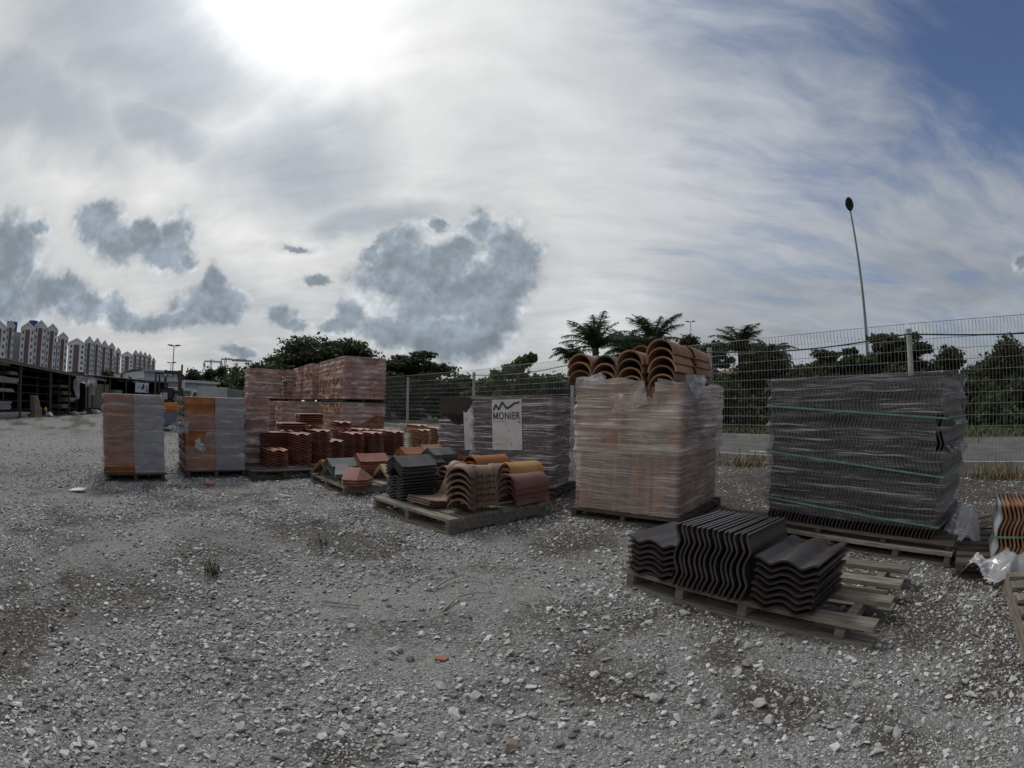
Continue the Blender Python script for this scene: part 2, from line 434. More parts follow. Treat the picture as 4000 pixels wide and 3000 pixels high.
rad = np.concatenate([[0.0], np.geomspace(0.45, 16, 230), np.geomspace(17, 1400, 46)])
NA = 420
ang = np.concatenate([np.linspace(-1.30, 1.30, 330), np.linspace(1.30, 2 * PI - 1.30, NA - 330 + 2)[1:-1]])
RR, AA = np.meshgrid(rad, ang, indexing='ij')
gx, gy = RR * np.sin(AA), RR * np.cos(AA)
gz = height_at(gx, gy)
nr, na = gx.shape
gv = np.stack([gx, gy, gz], 2).reshape(-1, 3)
ii, jj = np.meshgrid(np.arange(nr - 1), np.arange(na), indexing='ij')
j2 = (jj + 1) % na
gf = np.stack([ii * na + jj, ii * na + j2, (ii + 1) * na + j2, (ii + 1) * na + jj], 2).reshape(-1, 4)
def np_mesh(name, v, f, m=None, smooth=True):
    me = bpy.data.meshes.new(name); n = f.shape[1]
    me.vertices.add(len(v)); me.vertices.foreach_set('co', np.asarray(v, np.float32).ravel())
    me.loops.add(f.size); me.loops.foreach_set('vertex_index', f.ravel().astype(np.int32))
    me.polygons.add(len(f)); me.polygons.foreach_set('loop_start', np.arange(0, f.size, n, dtype=np.int32))
    if smooth: me.polygons.foreach_set('use_smooth', np.ones(len(f), bool))
    me.update(calc_edges=True); me.validate()
    if m: me.materials.append(m)
    return me
gm = bpy.data.materials.new('gravel_ground'); gm.use_nodes = True
T = NT(gm.node_tree); b = T.n['Principled BSDF']
pos = T.node('ShaderNodeNewGeometry').outputs['Position']
dirt = T.node('ShaderNodeAttribute', attribute_name='dirt').outputs['Fac']
pale = T.node('ShaderNodeAttribute', attribute_name='pale').outputs['Fac']
v1 = T.voronoi(pos, 75, 'F1', 'Color'); v1d = T.voronoi(pos, 75, 'F1', 'Distance')
v2 = T.voronoi(pos, 190, 'F1', 'Color'); v2d = T.voronoi(pos, 190, 'F1', 'Distance')
v3 = T.voronoi(pos, 24, 'F1', 'Color')
h1 = T.sep(v1)[0]; h2 = T.sep(v2)[1]; h3 = T.sep(v3)[0]
chip = T.math('MULTIPLY_ADD', h1, 0.55, T.math('MULTIPLY_ADD', h2, 0.25, T.math('MULTIPLY', h3, 0.2)))
stonec = T.mix(chip, (0.060, 0.057, 0.053, 1), (0.42, 0.42, 0.405, 1))
dustc = T.mix(T.noise(pos, 60, 5, 0.7), (0.20, 0.196, 0.188, 1), (0.34, 0.335, 0.322, 1))
lightc = T.mix(T.math('MULTIPLY', pale, 0.7), stonec, dustc)
wide = T.noise(pos, 0.35, 6, 0.65)
lightc = T.mix(T.ramp(wide, 0.48, 0.70, 0, 0.45), lightc, (0.17, 0.165, 0.155, 1))
earth = T.mix(T.noise(pos, 9, 6, 0.7), (0.040, 0.033, 0.029, 1), (0.108, 0.090, 0.075, 1))
orangey = T.ramp(T.noise(pos, 2.7, 4, 0.6), 0.68, 0.76, 0, 0.55)
earth = T.mix(orangey, earth, (0.20, 0.105, 0.045, 1))
earth = T.mix(T.math('MULTIPLY', T.ramp(h1, 0.66, 0.86), T.ramp(dirt, 1.0, 1.4, 0.55, 0.18)), earth, stonec)
col = T.mix(T.ramp(T.math('MULTIPLY_ADD', T.math('SUBTRACT', T.noise(pos, 22, 6, 0.75), 0.5), 0.9, dirt), 0.14, 0.85), lightc, earth)
T.put(b.inputs['Base Color'], col)
b.inputs['Roughness'].default_value = 0.92; b.inputs['Specular IOR Level'].default_value = 0.15
bn = T.node('ShaderNodeBump'); bn.inputs['Strength'].default_value = 0.9; bn.inputs['Distance'].default_value = 0.012
hh = T.math('ADD', T.math('MULTIPLY', T.math('SUBTRACT', 1.0, v1d), T.math('MULTIPLY_ADD', h1, 1.0, 0.3)), T.math('MULTIPLY', T.math('SUBTRACT', 1.0, v2d), 0.4))
T.put(bn.inputs['Height'], hh); T.l.new(bn.outputs[0], b.inputs['Normal'])
gme = np_mesh('ground', gv, gf, gm)
dd, pp = dirt_at(gv[:, 0], gv[:, 1])
for nm, arr in (('dirt', dd), ('pale', pp)):
    at_ = gme.attributes.new(nm, 'FLOAT', 'POINT'); at_.data.foreach_set('value', arr.astype(np.float32))
tag(link('ground', gme), 'flat yard of crushed grey stone with bare brown patches', None, None, 'structure')

# crushed stone lying on the yard: nobody could count it
def rock_mesh(seed, m, flat=0.6, n=15):
    r = random.Random(seed); bm = bmesh.new()
    for _ in range(n):
        v = Vector((r.gauss(0, 1), r.gauss(0, 1), r.gauss(0, 1))).normalized() * r.uniform(0.75, 1.0)
        bm.verts.new((v.x * r.uniform(0.8, 1.0), v.y * 0.72, v.z * flat))
    h = bmesh.ops.convex_hull(bm, input=bm.verts)
    bmesh.ops.delete(bm, geom=[e for e in h['geom_interior'] if isinstance(e, bmesh.types.BMVert)], context='VERTS')
    me = bpy.data.meshes.new('chipping'); bm.to_mesh(me); bm.free(); me.materials.append(m)
    return me
def stone_mat(name, dark, light, tan):
    m = bpy.data.materials.new(name); m.use_nodes = True; T = NT(m.node_tree); b = T.n['Principled BSDF']
    rnd = T.node('ShaderNodeObjectInfo').outputs['Random']; tc = T.node('ShaderNodeTexCoord').outputs['Object']
    wn = T.node('ShaderNodeTexWhiteNoise', noise_dimensions='1D'); T.put(wn.inputs['W'], T.math('MULTIPLY', rnd, 91.7)); r2 = wn.outputs['Value']
    c = T.mix(T.math('POWER', rnd, 0.8), (*dark, 1), (*light, 1))
    c = T.mix(T.ramp(r2, 0.80, 0.98, 0, 0.7), c, (*tan, 1))
    c = T.vmath('SCALE', c, scale=T.ramp(T.noise(tc, 2.4, 5, 0.7), 0.25, 0.75, 0.72, 1.16))
    T.put(b.inputs['Base Color'], c); b.inputs['Roughness'].default_value = 0.9; b.inputs['Specular IOR Level'].default_value = 0.2
    return m
M_STONE = stone_mat('crushed_granite', (0.12, 0.118, 0.114), (0.62, 0.62, 0.605), (0.22, 0.165, 0.125))
rocks = bpy.data.collections.new('chipping_kinds')
for k in range(9):
    ro = bpy.data.objects.new('chipping', rock_mesh(100 + k, M_STONE, (0.26, 0.38, 0.55)[k % 3], 10 + k % 4)); rocks.objects.link(ro)
def scatter(dens, r0, r1, s0, s1, bias):
    half = math.radians(72); area = half * (r1 * r1 - r0 * r0)
    n = int(dens * area)
    r = np.sqrt(rng.uniform(r0 * r0, r1 * r1, n)); a = rng.uniform(-half, half, n)
    x, y = r * np.sin(a), r * np.cos(a)
    d, p = dirt_at(x, y)
    clump = fbm(x, y, 2.2, 71)
    keep = rng.random(n) < np.clip((1 - bias * d) * (1 - 0.75 * p * (s1 > 0.012)) * np.clip(0.15 + (clump - 0.3) * 2.2, 0.15, 1.0), 0.03, 1) * np.clip((r1 * 1.02 - r) / (0.35 * r1), 0.0, 1)
    x, y = x[keep], y[keep]
    s = s0 + (s1 - s0) * rng.random(len(x)) ** 2.2
    return x, y, s
parts_ = [scatter(6500, 0.65, 2.6, 0.0035, 0.0075, 0.35), scatter(3000, 0.65, 5.5, 0.006, 0.0125, 0.5), scatter(1250, 0.65, 10, 0.011, 0.024, 0.6), scatter(170, 0.65, 15, 0.019, 0.036, 0.62), scatter(6, 0.65, 15, 0.030, 0.046, 0.6)]
sx = np.concatenate([p[0] for p in parts_]); sy = np.concatenate([p[1] for p in parts_]); ss = np.concatenate([p[2] for p in parts_])
sz = height_at(sx, sy) + ss * 0.22
pm = bpy.data.meshes.new('gravel'); pm.vertices.add(len(sx))
pm.vertices.foreach_set('co', np.stack([sx, sy, sz], 1).astype(np.float32).ravel())
rot = np.stack([rng.normal(0, 0.28, len(sx)), rng.normal(0, 0.28, len(sx)), rng.uniform(0, 2 * PI, len(sx))], 1).astype(np.float32)
a_ = pm.attributes.new('rot', 'FLOAT_VECTOR', 'POINT'); a_.data.foreach_set('vector', rot.ravel())
a_ = pm.attributes.new('scl', 'FLOAT', 'POINT'); a_.data.foreach_set('value', ss.astype(np.float32))
a_ = pm.attributes.new('pick', 'INT', 'POINT'); a_.data.foreach_set('value', rng.integers(0, 9, len(sx)).astype(np.int32))
print('gravel stones', len(sx))
gravel = link('gravel', pm)
tag(gravel, 'loose chips of crushed grey granite strewn over the yard', None, None, 'stuff')
def instancer(obj, coll, name):
    ng = bpy.data.node_groups.new(name, 'GeometryNodeTree')
    ng.interface.new_socket('Geometry', in_out='INPUT', socket_type='NodeSocketGeometry')
    ng.interface.new_socket('Geometry', in_out='OUTPUT', socket_type='NodeSocketGeometry')
    gi = ng.nodes.new('NodeGroupInput'); go = ng.nodes.new('NodeGroupOutput')
    iop = ng.nodes.new('GeometryNodeInstanceOnPoints'); ci = ng.nodes.new('GeometryNodeCollectionInfo')
    ci.inputs['Collection'].default_value = coll; ci.inputs['Separate Children'].default_value = True; ci.inputs['Reset Children'].default_value = True
    def attr(nm, ty):
        n = ng.nodes.new('GeometryNodeInputNamedAttribute'); n.data_type = ty; n.inputs['Name'].default_value = nm
        return n.outputs['Attribute']
    L = ng.links
    L.new(gi.outputs[0], iop.inputs['Points']); L.new(ci.outputs[0], iop.inputs['Instance'])
    iop.inputs['Pick Instance'].default_value = True
    L.new(attr('pick', 'INT'), iop.inputs['Instance Index'])
    e2r = ng.nodes.new('FunctionNodeEulerToRotation'); L.new(attr('rot', 'FLOAT_VECTOR'), e2r.inputs[0]); L.new(e2r.outputs[0], iop.inputs['Rotation'])
    L.new(attr('scl', 'FLOAT'), iop.inputs['Scale'])
    L.new(iop.outputs[0], go.inputs[0])
    md = obj.modifiers.new('scatter', 'NODES'); md.node_group = ng
instancer(gravel, rocks, 'scatter_chippings')

# ------------------------------------------------------------------ road, kerb and verge beyond the fence
TD = Vector((0.57, -0.822, 0)).normalized(); ND = Vector((TD.y * -1, TD.x, 0)); ND = Vector((0.822, 0.57, 0)).normalized()
def strip(name, o0, o1, z, m, label, s0=-160, s1=60, n=60, z1=None):
    mb = MB(); vs = []; fs = []
    for i in range(n + 1):
        s = s0 + (s1 - s0) * i / n
        for o, zz in ((o0, z), (o1, z if z1 is None else z1)):
            p = TD * s + ND * o; vs.append((p.x, p.y, zz))
    for i in range(n): fs.append((2 * i, 2 * i + 1, 2 * i + 3, 2 * i + 2))
    mb.add(vs, fs)
    return tag(mb.build(name, m), label, None, None, 'structure')
M_ASPHALT = mat('asphalt', (0.085, 0.083, 0.080), (0.13, 0.127, 0.122), 1.5, 0.9, 0.4, 90, 0.2, coord='Object')
M_LAWN = mat('verge_grass_soil', (0.030, 0.045, 0.018), (0.065, 0.075, 0.035), 1.2, 0.95, 0.6, 20, 0.1)
M_KERB = mat('kerb_concrete', (0.25, 0.245, 0.235), (0.36, 0.355, 0.34), 3, 0.9, 0.3, 50, 0.2)
M_LINE = mat('road_paint', (0.55, 0.55, 0.53), (0.70, 0.70, 0.68), 6, 0.8, 0.1, 50, 0.2)
ROADZ = 0.06
strip('road', 8.55, 13.15, ROADZ, M_ASPHALT, 'grey asphalt road behind the wire fence')
strip('verge', 13.3, 60, ROADZ + 0.10, M_LAWN, 'dark grassy verge beyond the road')
kb = MB()
for s in np.arange(-120, 40, 1.5):
    p = TD * s + ND * 13.15; q = TD * (s + 1.485) + ND * 13.15
    for o in (0.0,): kb.prism([p, p + ND * 0.15, p + ND * 0.15 + Vector((0, 0, ROADZ + 0.13)), p + ND * 0.02 + Vector((0, 0, ROADZ + 0.13))], (0, 0, 0), q - p)
tag(kb.build('kerb', M_KERB), 'pale concrete kerb along the far side of the road', None, None, 'structure')
nb = MB()
for s in np.arange(-60, 40, 1.5):
    p = TD * s + ND * 8.4; q = TD * (s + 1.485) + ND * 8.4
    nb.prism([p, p + ND * 0.15, p + ND * 0.13 + Vector((0, 0, ROADZ + 0.06)), p + Vector((0, 0, ROADZ + 0.06))], (0, 0, 0), q - p)
tag(nb.build('kerb', M_KERB), 'low concrete edging between fence and road', None, None, 'structure')
lm = MB()
for s in np.arange(-99.6, 30, 3.15):
    a, b_ = TD * s + ND * 9.62, TD * (s + 1.35) + ND * 9.62
    z = Vector((0, 0, ROADZ + 0.004))
    lm.add([a + z, b_ + z, b_ + ND * 0.1 + z, a + ND * 0.1 + z], [(0, 1, 2, 3)])
tag(lm.build('lane_marking', M_LINE), 'dashed white lane line painted on the road', None, None, 'structure')

# ------------------------------------------------------------------ wire fence: rolled-top mesh panels on round steel posts
POSTS = [(-9.6, 25.2), (-6.75, 22.0), (-3.98, 18.95), (-1.2, 15.85), (1.42, 11.75), (3.55, 8.5), (5.58, 5.27), (7.85, 1.95), (10.1, -1.5)]
FH = 2.12
plab = {0: 'farthest', 1: 'beyond the tall brick pallets', 2: 'left of the dark torn pallet', 3: 'behind the purple wrapped pallet', 4: 'behind the barrel tiles', 5: 'behind the long dark wrapped pallet', 6: 'at the right edge of the picture', 7: 'past the right edge'}
for i in range(len(POSTS) - 1):
    p, q = Vector((*POSTS[i], 0)), Vector((*POSTS[i + 1], 0)); L = (q - p).length; d = (q - p) / L
    rz = math.atan2(d.y, d.x)
    lean = (0.0, 0.0, 0.006, 0.0, 0, 0, 0.012, 0)[i]
    t = thing('fence_panel', 'galvanised wire mesh fence panel ' + plab[i], 'fence', (p.x, p.y, 0), rz, 'wire fence panels along the road')
    if i < 8:
        pm_ = MB().tube([(0, 0, -0.05), (0, lean, 2.03)], 0.045, 12).tube([(0, lean, 2.03), (0, lean, 2.06)], 0.049, 12).build('post', M_STEEL, t, 40)
    w = MB(); rw = 0.0030
    nv = int(L / (0.06 if i >= 3 else 0.075))
    y0 = 0.062 * (-1)
    for k in range(1, nv):
        x = L * k / nv
        # the wire folds over into a triangular roll at the top and at the foot
        w.tube([(x, y0 - 0.05, 0.17), (x, y0 - 0.085, 0.08), (x, y0, 0.06), (x, y0, FH - 0.17), (x + 0.012, y0 - 0.055, FH - 0.01), (x + 0.02, y0 - 0.075, FH - 0.14), (x + 0.022, y0 - 0.004, FH - 0.17)], rw, 3, False)
    for z in np.arange(0.09, FH - 0.1, 0.15):
        w.tube([(0.02, y0 - 0.005, z), (L - 0.02, y0 - 0.005, z)], rw * 1.2, 4, False)
    w.tube([(0.02, y0 - 0.055, FH - 0.005), (L - 0.02, y0 - 0.055, FH - 0.005)], rw * 1.4, 4, False)
    w.tube([(0.02, y0 - 0.085, 0.08), (L - 0.02, y0 - 0.085, 0.08)], rw * 1.2, 4, False)
    tag(w.build('wire_mesh', M_WIRE, t), kind='stuff')
cb = MB(); path = []
for i in range(2, len(POSTS) - 1):
    p, q = Vector((*POSTS[i], 0)), Vector((*POSTS[i + 1], 0))
    for k in range(10):
        u = k / 10; path.append(p.lerp(q, u) + Vector((-0.10, -0.075, 1.97 - 0.10 * math.sin(PI * u))))
cb.tube(path, 0.011, 5)
tag(cb.build('cable', M_BLACK), 'black cable slung along the top of the wire fence', 'cable')

# ------------------------------------------------------------------ trees
def leaf_mat(name, a, c, tr=0.35):
    m = bpy.data.materials.new(name); m.use_nodes = True; T = NT(m.node_tree); b = T.n['Principled BSDF']
    tc = T.node('ShaderNodeTexCoord').outputs['Object']
    f = T.noise(tc, 1.1, 5, 0.7); g = T.noise(tc, 7.0, 3, 0.7)
    col = T.mix(T.ramp(T.math('MULTIPLY_ADD', g, 0.5, T.math('MULTIPLY', f, 0.5)), 0.35, 0.68), (*a, 1), (*c, 1))
    T.put(b.inputs['Base Color'], col); b.inputs['Roughness'].default_value = 0.6; b.inputs['Specular IOR Level'].default_value = 0.25
    ts = T.node('ShaderNodeBsdfTranslucent'); T.put(ts.inputs[0], col)
    mx = T.node('ShaderNodeMixShader'); mx.inputs[0].default_value = tr
    T.l.new(b.outputs[0], mx.inputs[1]); T.l.new(ts.outputs[0], mx.inputs[2]); T.l.new(mx.outputs[0], T.n['Material Output'].inputs[0])
    return m
M_LEAF = leaf_mat('dark_leaves', (0.028, 0.040, 0.018), (0.068, 0.088, 0.038))
M_LEAF2 = leaf_mat('mid_leaves', (0.042, 0.062, 0.022), (0.10, 0.13, 0.048))
M_PALM = leaf_mat('palm_leaves', (0.034, 0.050, 0.026), (0.10, 0.125, 0.07))
M_BARK = mat('bark', (0.045, 0.035, 0.028), (0.085, 0.07, 0.056), 5, 0.9, 0.6, 20, 0.1)

def leaves_mesh(name, clumps, n, size, m, flat=0.0, seed=1, aspect=0.55):
    """Leaf-sized diamonds through the volume of lobed clumps (centre, radii)."""
    r = np.random.default_rng(seed)
    vol = np.array([c[1][0] * c[1][1] * c[1][2] for c in clumps]) ** 0.72; k = r.choice(len(clumps), n, p=vol / vol.sum())
    ce = np.array([c[0] for c in clumps])[k]; ra = np.array([c[1] for c in clumps])[k]
    d = r.normal(size=(n, 3)); d /= np.linalg.norm(d, axis=1, keepdims=True)
    rr = r.random(n) ** 0.5 * np.where(r.random(n) < 0.10, 1.28, 1.0)
    # ragged surface: radius wobbles with direction
    wob = 0.80 + 0.20 * np.sin(d[:, 0] * 5 + k * 1.7) * np.sin(d[:, 1] * 6 + k) + 0.18 * np.sin(d[:, 2] * 9 + d[:, 0] * 7 + k * 2.3)
    c = ce + d * ra * (rr * wob)[:, None]
    nrm = d * 0.5 + r.normal(size=(n, 3)) * 0.8; nrm[:, 2] += 0.4 + flat
    nrm /= np.linalg.norm(nrm, axis=1, keepdims=True)
    t = np.cross(nrm, r.normal(size=(n, 3))); t /= np.linalg.norm(t, axis=1, keepdims=True); bt = np.cross(nrm, t)
    s = size * r.uniform(0.6, 1.35, n)[:, None]
    v = np.stack([c - t * s, c + bt * s * aspect + nrm * s * 0.12, c + t * s, c - bt * s * aspect + nrm * s * 0.12], 1).reshape(-1, 3)
    return np_mesh(name, v, np.arange(4 * n).reshape(-1, 4), m, False)

def tree(label, px, top, width, dist, n=7000, style='round', m=None, leaf=0.16, base_px=None, low=0.35, name='tree', group=None, seed=None, lobes=None):
    seed = seed if seed is not None else int(px)
    r = random.Random(seed)
    tp = far(px, top, dist); R = width / 1970 * dist / 2 * 1.12; H = tp.z
    bp = far(base_px, 1600, dist) if base_px else Vector((tp.x, tp.y, 0))
    t = thing(name, label, 'tree', (bp.x, bp.y, 0.0), 0, group)
    across = Vector((tp.y, -tp.x, 0)).normalized(); back = Vector((tp.x, tp.y, 0)).normalized()
    off = Vector((tp.x - bp.x, tp.y - bp.y, 0))
    clumps = []; tips = []
    if style == 'umbrella':
        nl = lobes or 26
        for i in range(nl):
            a = i * 2.39996 + r.uniform(-.4, .4); q = math.sqrt((i + 0.5) / nl)
            x, y = math.cos(a) * q, math.sin(a) * q
            z = H * (1 - 0.46 * q ** 2.2 - r.uniform(0.0, 0.16) - (0.16 if i % 3 == 0 else 0))
            cr = R * r.uniform(0.20, 0.34)
            c = off + across * x * (R - cr * 0.5) + back * y * (R - cr) * 0.7 + Vector((0, 0, z - cr * 0.30))
            clumps.append((tuple(c), (cr, cr, cr * r.uniform(0.28, 0.42)))); tips.append(c)
    else:
        nl = lobes or 26
        for i in range(nl):
            a = i * 2.39996 + r.uniform(-.5, .5); zz = low + (1 - low) * ((i * 0.618) % 1.0)
            e = (zz - (low + 1) / 2) / ((1 - low) / 2 + 0.06)
            q = math.sqrt(max(0.06, 1 - e * e if e > 0 else 1 - 0.45 * e * e)) * (0.35 + 0.65 * math.sqrt(r.random()))
            cr = R * r.uniform(0.30, 0.48)
            c = off + across * math.cos(a) * q * (R - cr * 0.5) + back * math.sin(a) * q * (R - cr * 0.5) * 0.8 + Vector((0, 0, zz * H - cr * 0.6))
            if c.z < cr * 0.3: c.z = cr * 0.3
            clumps.append((tuple(c), (cr, cr, cr * r.uniform(0.55, 0.85)))); tips.append(c)
    n = int(n * 2.1)
    link('crown', leaves_mesh('crown', clumps, n, leaf, m or M_LEAF, 0.5 if style == 'umbrella' else 0.0, seed), t)
    mb = MB(); tr = max(0.07, H * 0.028)
    fork = Vector((off.x * 0.25, off.y * 0.25, H * (0.38 if style == 'umbrella' else 0.3)))
    mb.tube([(0, 0, -0.1), (r.uniform(-.1, .1), r.uniform(-.1, .1), fork.z * 0.5), tuple(fork)], [tr * 1.25, tr, tr * 0.85], 8)
    for c in tips[::1 if style == 'umbrella' else 2]:
        mid = fork.lerp(c, 0.55) + Vector((r.uniform(-.2, .2), r.uniform(-.2, .2), (0.10 if style == 'umbrella' else 0.0) * H))
        mb.tube([tuple(fork), tuple(mid), tuple(c)], [tr * 0.55, tr * 0.33, tr * 0.1], 5)
    mb.build('trunk', M_BARK, t, 60)
    return t

def palm(label, px, top, dist, nf=15, flen=1.9, droop=1.0, seed=1, group='palms beyond the fence', base_h=None, m=None):
    r = random.Random(seed); tp = far(px, top, dist); H = tp.z - flen * 0.72
    t = thing('palm_tree', label, 'palm', (tp.x, tp.y, 0), 0, group)
    MB().tube([(0, 0, -.1), (0.04, 0, H * .5), (0, 0, H)], [0.17, 0.15, 0.17], 8).build('trunk', M_BARK, t, 60)
    nf += 7; flen *= 1.12
    for i in range(nf):
        a = 2 * PI * i / nf * 1.0 + r.uniform(-.3, .3) + (i % 2) * 0.2; lift = r.uniform(0.35, 1.5); fl = flen * r.uniform(0.8, 1.1)
        d = Vector((math.cos(a), math.sin(a), 0)); pts = []
        p = Vector((0, 0, H)); th = lift
        for k in range(11):
            pts.append(p.copy()); p = p + (d * math.cos(th) + Vector((0, 0, math.sin(th)))) * (fl / 10); th -= droop * r.uniform(0.08, 0.19)
        mb = MB().tube(pts, [0.025 * (1 - k / 12) for k in range(11)], 4, False)
        side = Vector((-d.y, d.x, 0))
        for k in range(2, 44):
            u = k / 44 * 10; i0 = int(u); p = pts[i0].lerp(pts[min(10, i0 + 1)], u - i0)
            tan = (pts[min(10, i0 + 1)] - pts[i0]).normalized() if i0 < 10 else d
            ll = fl * 0.27 * math.sin(PI * (0.12 + 0.85 * k / 44)) + 0.05
            for sd in (-1, 1):
                q = p + (side * sd * 0.85 + tan * 0.55 + Vector((0, 0, r.uniform(-0.75, 0.05)))).normalized() * ll
                w = tan * 0.030
                mb.add([p - w, q, p + w], [(0, 1, 2)])
        mb.build('frond', m or M_PALM, t)
    return t

G_T = 'trees beyond the road'
# wide spreading trees behind the tall brick pallets
tree('wide dark spreading tree above the tall brick pallets', 1270, 1300, 640, 36, 20000, 'umbrella', M_LEAF, 0.15, low=.3, lobes=60, seed=5)
tree('flat-topped spreading tree with bare limbs showing, right of the brick pallets', 1600, 1352, 420, 30, 9500, 'umbrella', M_LEAF, 0.11, base_px=1518, lobes=36, seed=11)
tree('bushy dark tree at the left foot of the spreading tree', 1090, 1400, 190, 40, 4200, 'umbrella', M_LEAF, 0.15, lobes=14, seed=12)
# low shrubs behind the left run of fence
for k, (px, top, w, D, lab) in enumerate(((1450, 1490, 150, 34, 'low bushy shrub behind the fence at the foot of the spreading tree'), (1600, 1496, 150, 33, 'low dark shrub right of the spreading tree trunk'), (1740, 1488, 150, 30, 'round shrub behind the second fence post'),
        (1880, 1470, 170, 27, 'leafy green shrub above the torn wrapped pallet'), (2010, 1455, 170, 25, 'leafy green shrub above the purple wrapped pallet'), (2140, 1465, 180, 24, 'dark leafy shrub left of the barrel tiles'), (2270, 1450, 200, 24, 'dense shrub hidden behind the barrel tiles'))):
    tree(lab, px, top, w, D, 2600, 'round', (M_LEAF2 if k in (3, 4) else M_LEAF), 0.13, low=0.1, name='shrub', lobes=16)
tree('young thin tree with sparse light leaves rising above the fence', 2035, 1372, 150, 22, 520, 'round', M_LEAF2, 0.15, low=.62, lobes=9, seed=21)
tree('thin leafy sapling between palm and purple pallet', 1960, 1412, 100, 22, 330, 'round', M_LEAF2, 0.13, low=.6, lobes=7, seed=22)
# palms above the barrel tiles
palm('feathery palm with upright fronds above the left barrel tiles', 2325, 1248, 25, 17, 2.0, 0.9, 3)
palm('low palm with drooping fronds left of the barrel tiles', 2240, 1335, 23, 13, 1.3, 1.5, 4)
palm('palm with splayed pale fronds above the middle barrel tiles', 2550, 1245, 24, 15, 1.9, 0.85, 5)
palm('palm half hidden between the two feathery palms', 2440, 1285, 28, 13, 1.8, 1.2, 6)
palm('dark palm with stiff crown behind the fence right of the barrel tiles', 2890, 1275, 25, 15, 1.7, 1.1, 7)
palm('ragged dark palm right of the stiff-crowned palm', 3010, 1315, 25, 13, 1.5, 1.3, 8)
tree('green bushy tree below the feathery palm', 2420, 1312, 260, 27, 4200, 'round', M_LEAF2, 0.12, low=.2, seed=31)
tree('dark bushy tree under the splayed palm', 2640, 1300, 210, 27, 3500, 'round', M_LEAF, 0.12, low=.2, seed=32)
tree('thin crooked tree reaching right over the barrel tiles with tufts of large leaves', 2790, 1262, 190, 20, 520, 'umbrella', M_LEAF2, 0.14, base_px=2690, lobes=11, seed=33)
for k, (px, top, w, D, lab) in enumerate(((2510, 1335, 280, 29, 'mid green tree filling the gap between the two feathery palms'), (2740, 1340, 240, 28, 'dark tree behind the crooked tree'), (2980, 1362, 300, 27, 'dark tree under the ragged dark palm'), (3150, 1392, 260, 28, 'low dark tree left of the tall lamp'), (3370, 1385, 260, 28, 'dark tree just right of the tall lamp'))):
    tree(lab, px, top, w, D, 4200, 'round', M_LEAF2 if k == 0 else M_LEAF, 0.13, low=.1, seed=600 + k)
# dark trees behind the right-hand fence
for k, (px, top, w, D, n, lab) in enumerate(((2900, 1345, 330, 24, 7000, 'dense dark tree between barrel tiles and long dark pallet'), (3090, 1415, 230, 24, 2200, 'loose light-leaved tree left of the tall lamp'), (3260, 1340, 320, 25, 6500, 'broad dark tree directly behind the tall lamp'),
        (3490, 1262, 380, 25, 8500, 'tallest round dark tree at the fence post behind the long dark pallet'), (3665, 1345, 240, 26, 4500, 'dark tree filling the gap right of the tallest round tree'), (3880, 1320, 300, 25, 6500, 'dark bushy tree near the right edge by the red roof'), (4130, 1340, 300, 22, 5000, 'dark tree cut off by the right edge'),
        (2990, 1500, 240, 22, 3000, 'low dark shrub behind the left end of the long dark pallet'), (3230, 1500, 260, 22, 3000, 'low dark shrub at the foot of the tall lamp'), (3470, 1480, 260, 22, 3000, 'low dark shrub under the tallest round tree'), (3720, 1470, 260, 21, 3200, 'low dark shrub right of the long dark pallet'), (3960, 1470, 260, 20, 3200, 'low dark shrub at the right edge'))):
    tree(lab, px, top, w, D, n, 'umbrella' if k in (2, 3) else 'round', M_LEAF2 if k == 1 else M_LEAF, 0.13, low=0.15, name='shrub' if k > 6 else 'tree', lobes=30 if k in (2, 3) else None, seed=200 + k)
# wooded rise behind the yard on the left
for k, (px, top, w, D) in enumerate(((690, 1452, 90, 95), (735, 1434, 100, 95), (795, 1428, 90, 100), (840, 1416, 100, 100), (900, 1420, 120, 96), (955, 1428, 110, 92), (1005, 1452, 110, 88), (860, 1462, 150, 80), (930, 1478, 160, 70), (770, 1475, 110, 84), (640, 1466, 90, 90), (1050, 1450, 120, 85),
        (395, 1440, 90, 62), (440, 1452, 100, 60), (480, 1478, 90, 60), (525, 1486, 90, 64), (575, 1478, 80, 70), (350, 1475, 80, 58))):
    lab = ('leftmost dark tree of the wooded rise, behind the mast of the forklift', 'tree right of the forklift mast on the wooded rise', 'tree under the left end of the leftmost crane jib', 'tree right under the leftmost crane mast', 'tallest tree of the wooded rise, right of the middle crane mast', 'tree just left of the right crane mast', 'tree hidden behind the farthest wrapped brick pallet', 'middle tree standing in front on the wooded rise',
           'pale green bush in front of the wooded rise above the white truck', 'tree in front of the wooded rise behind the warehouse roof', 'tree over the grey roof behind the forklift', 'tree behind the tops of the upper brick pallets', 'dark tree at the foot of the middle apartment block', 'lighter tree at the foot of the middle apartment block, right of the tarpaulin', 'low tree behind the white roof vents', 'low tree right of the white roof vents', 'low tree between sheds and warehouse', 'low tree just above the hanging tarpaulin')[k]
    tree(lab, px, top, w * 1.45, D, 1500, 'round', M_LEAF2 if k in (8, 13) else M_LEAF, 0.32, low=.2, group=('trees of the wooded rise', 'trees behind the left sheds')[k > 11], lobes=11, seed=400 + k)

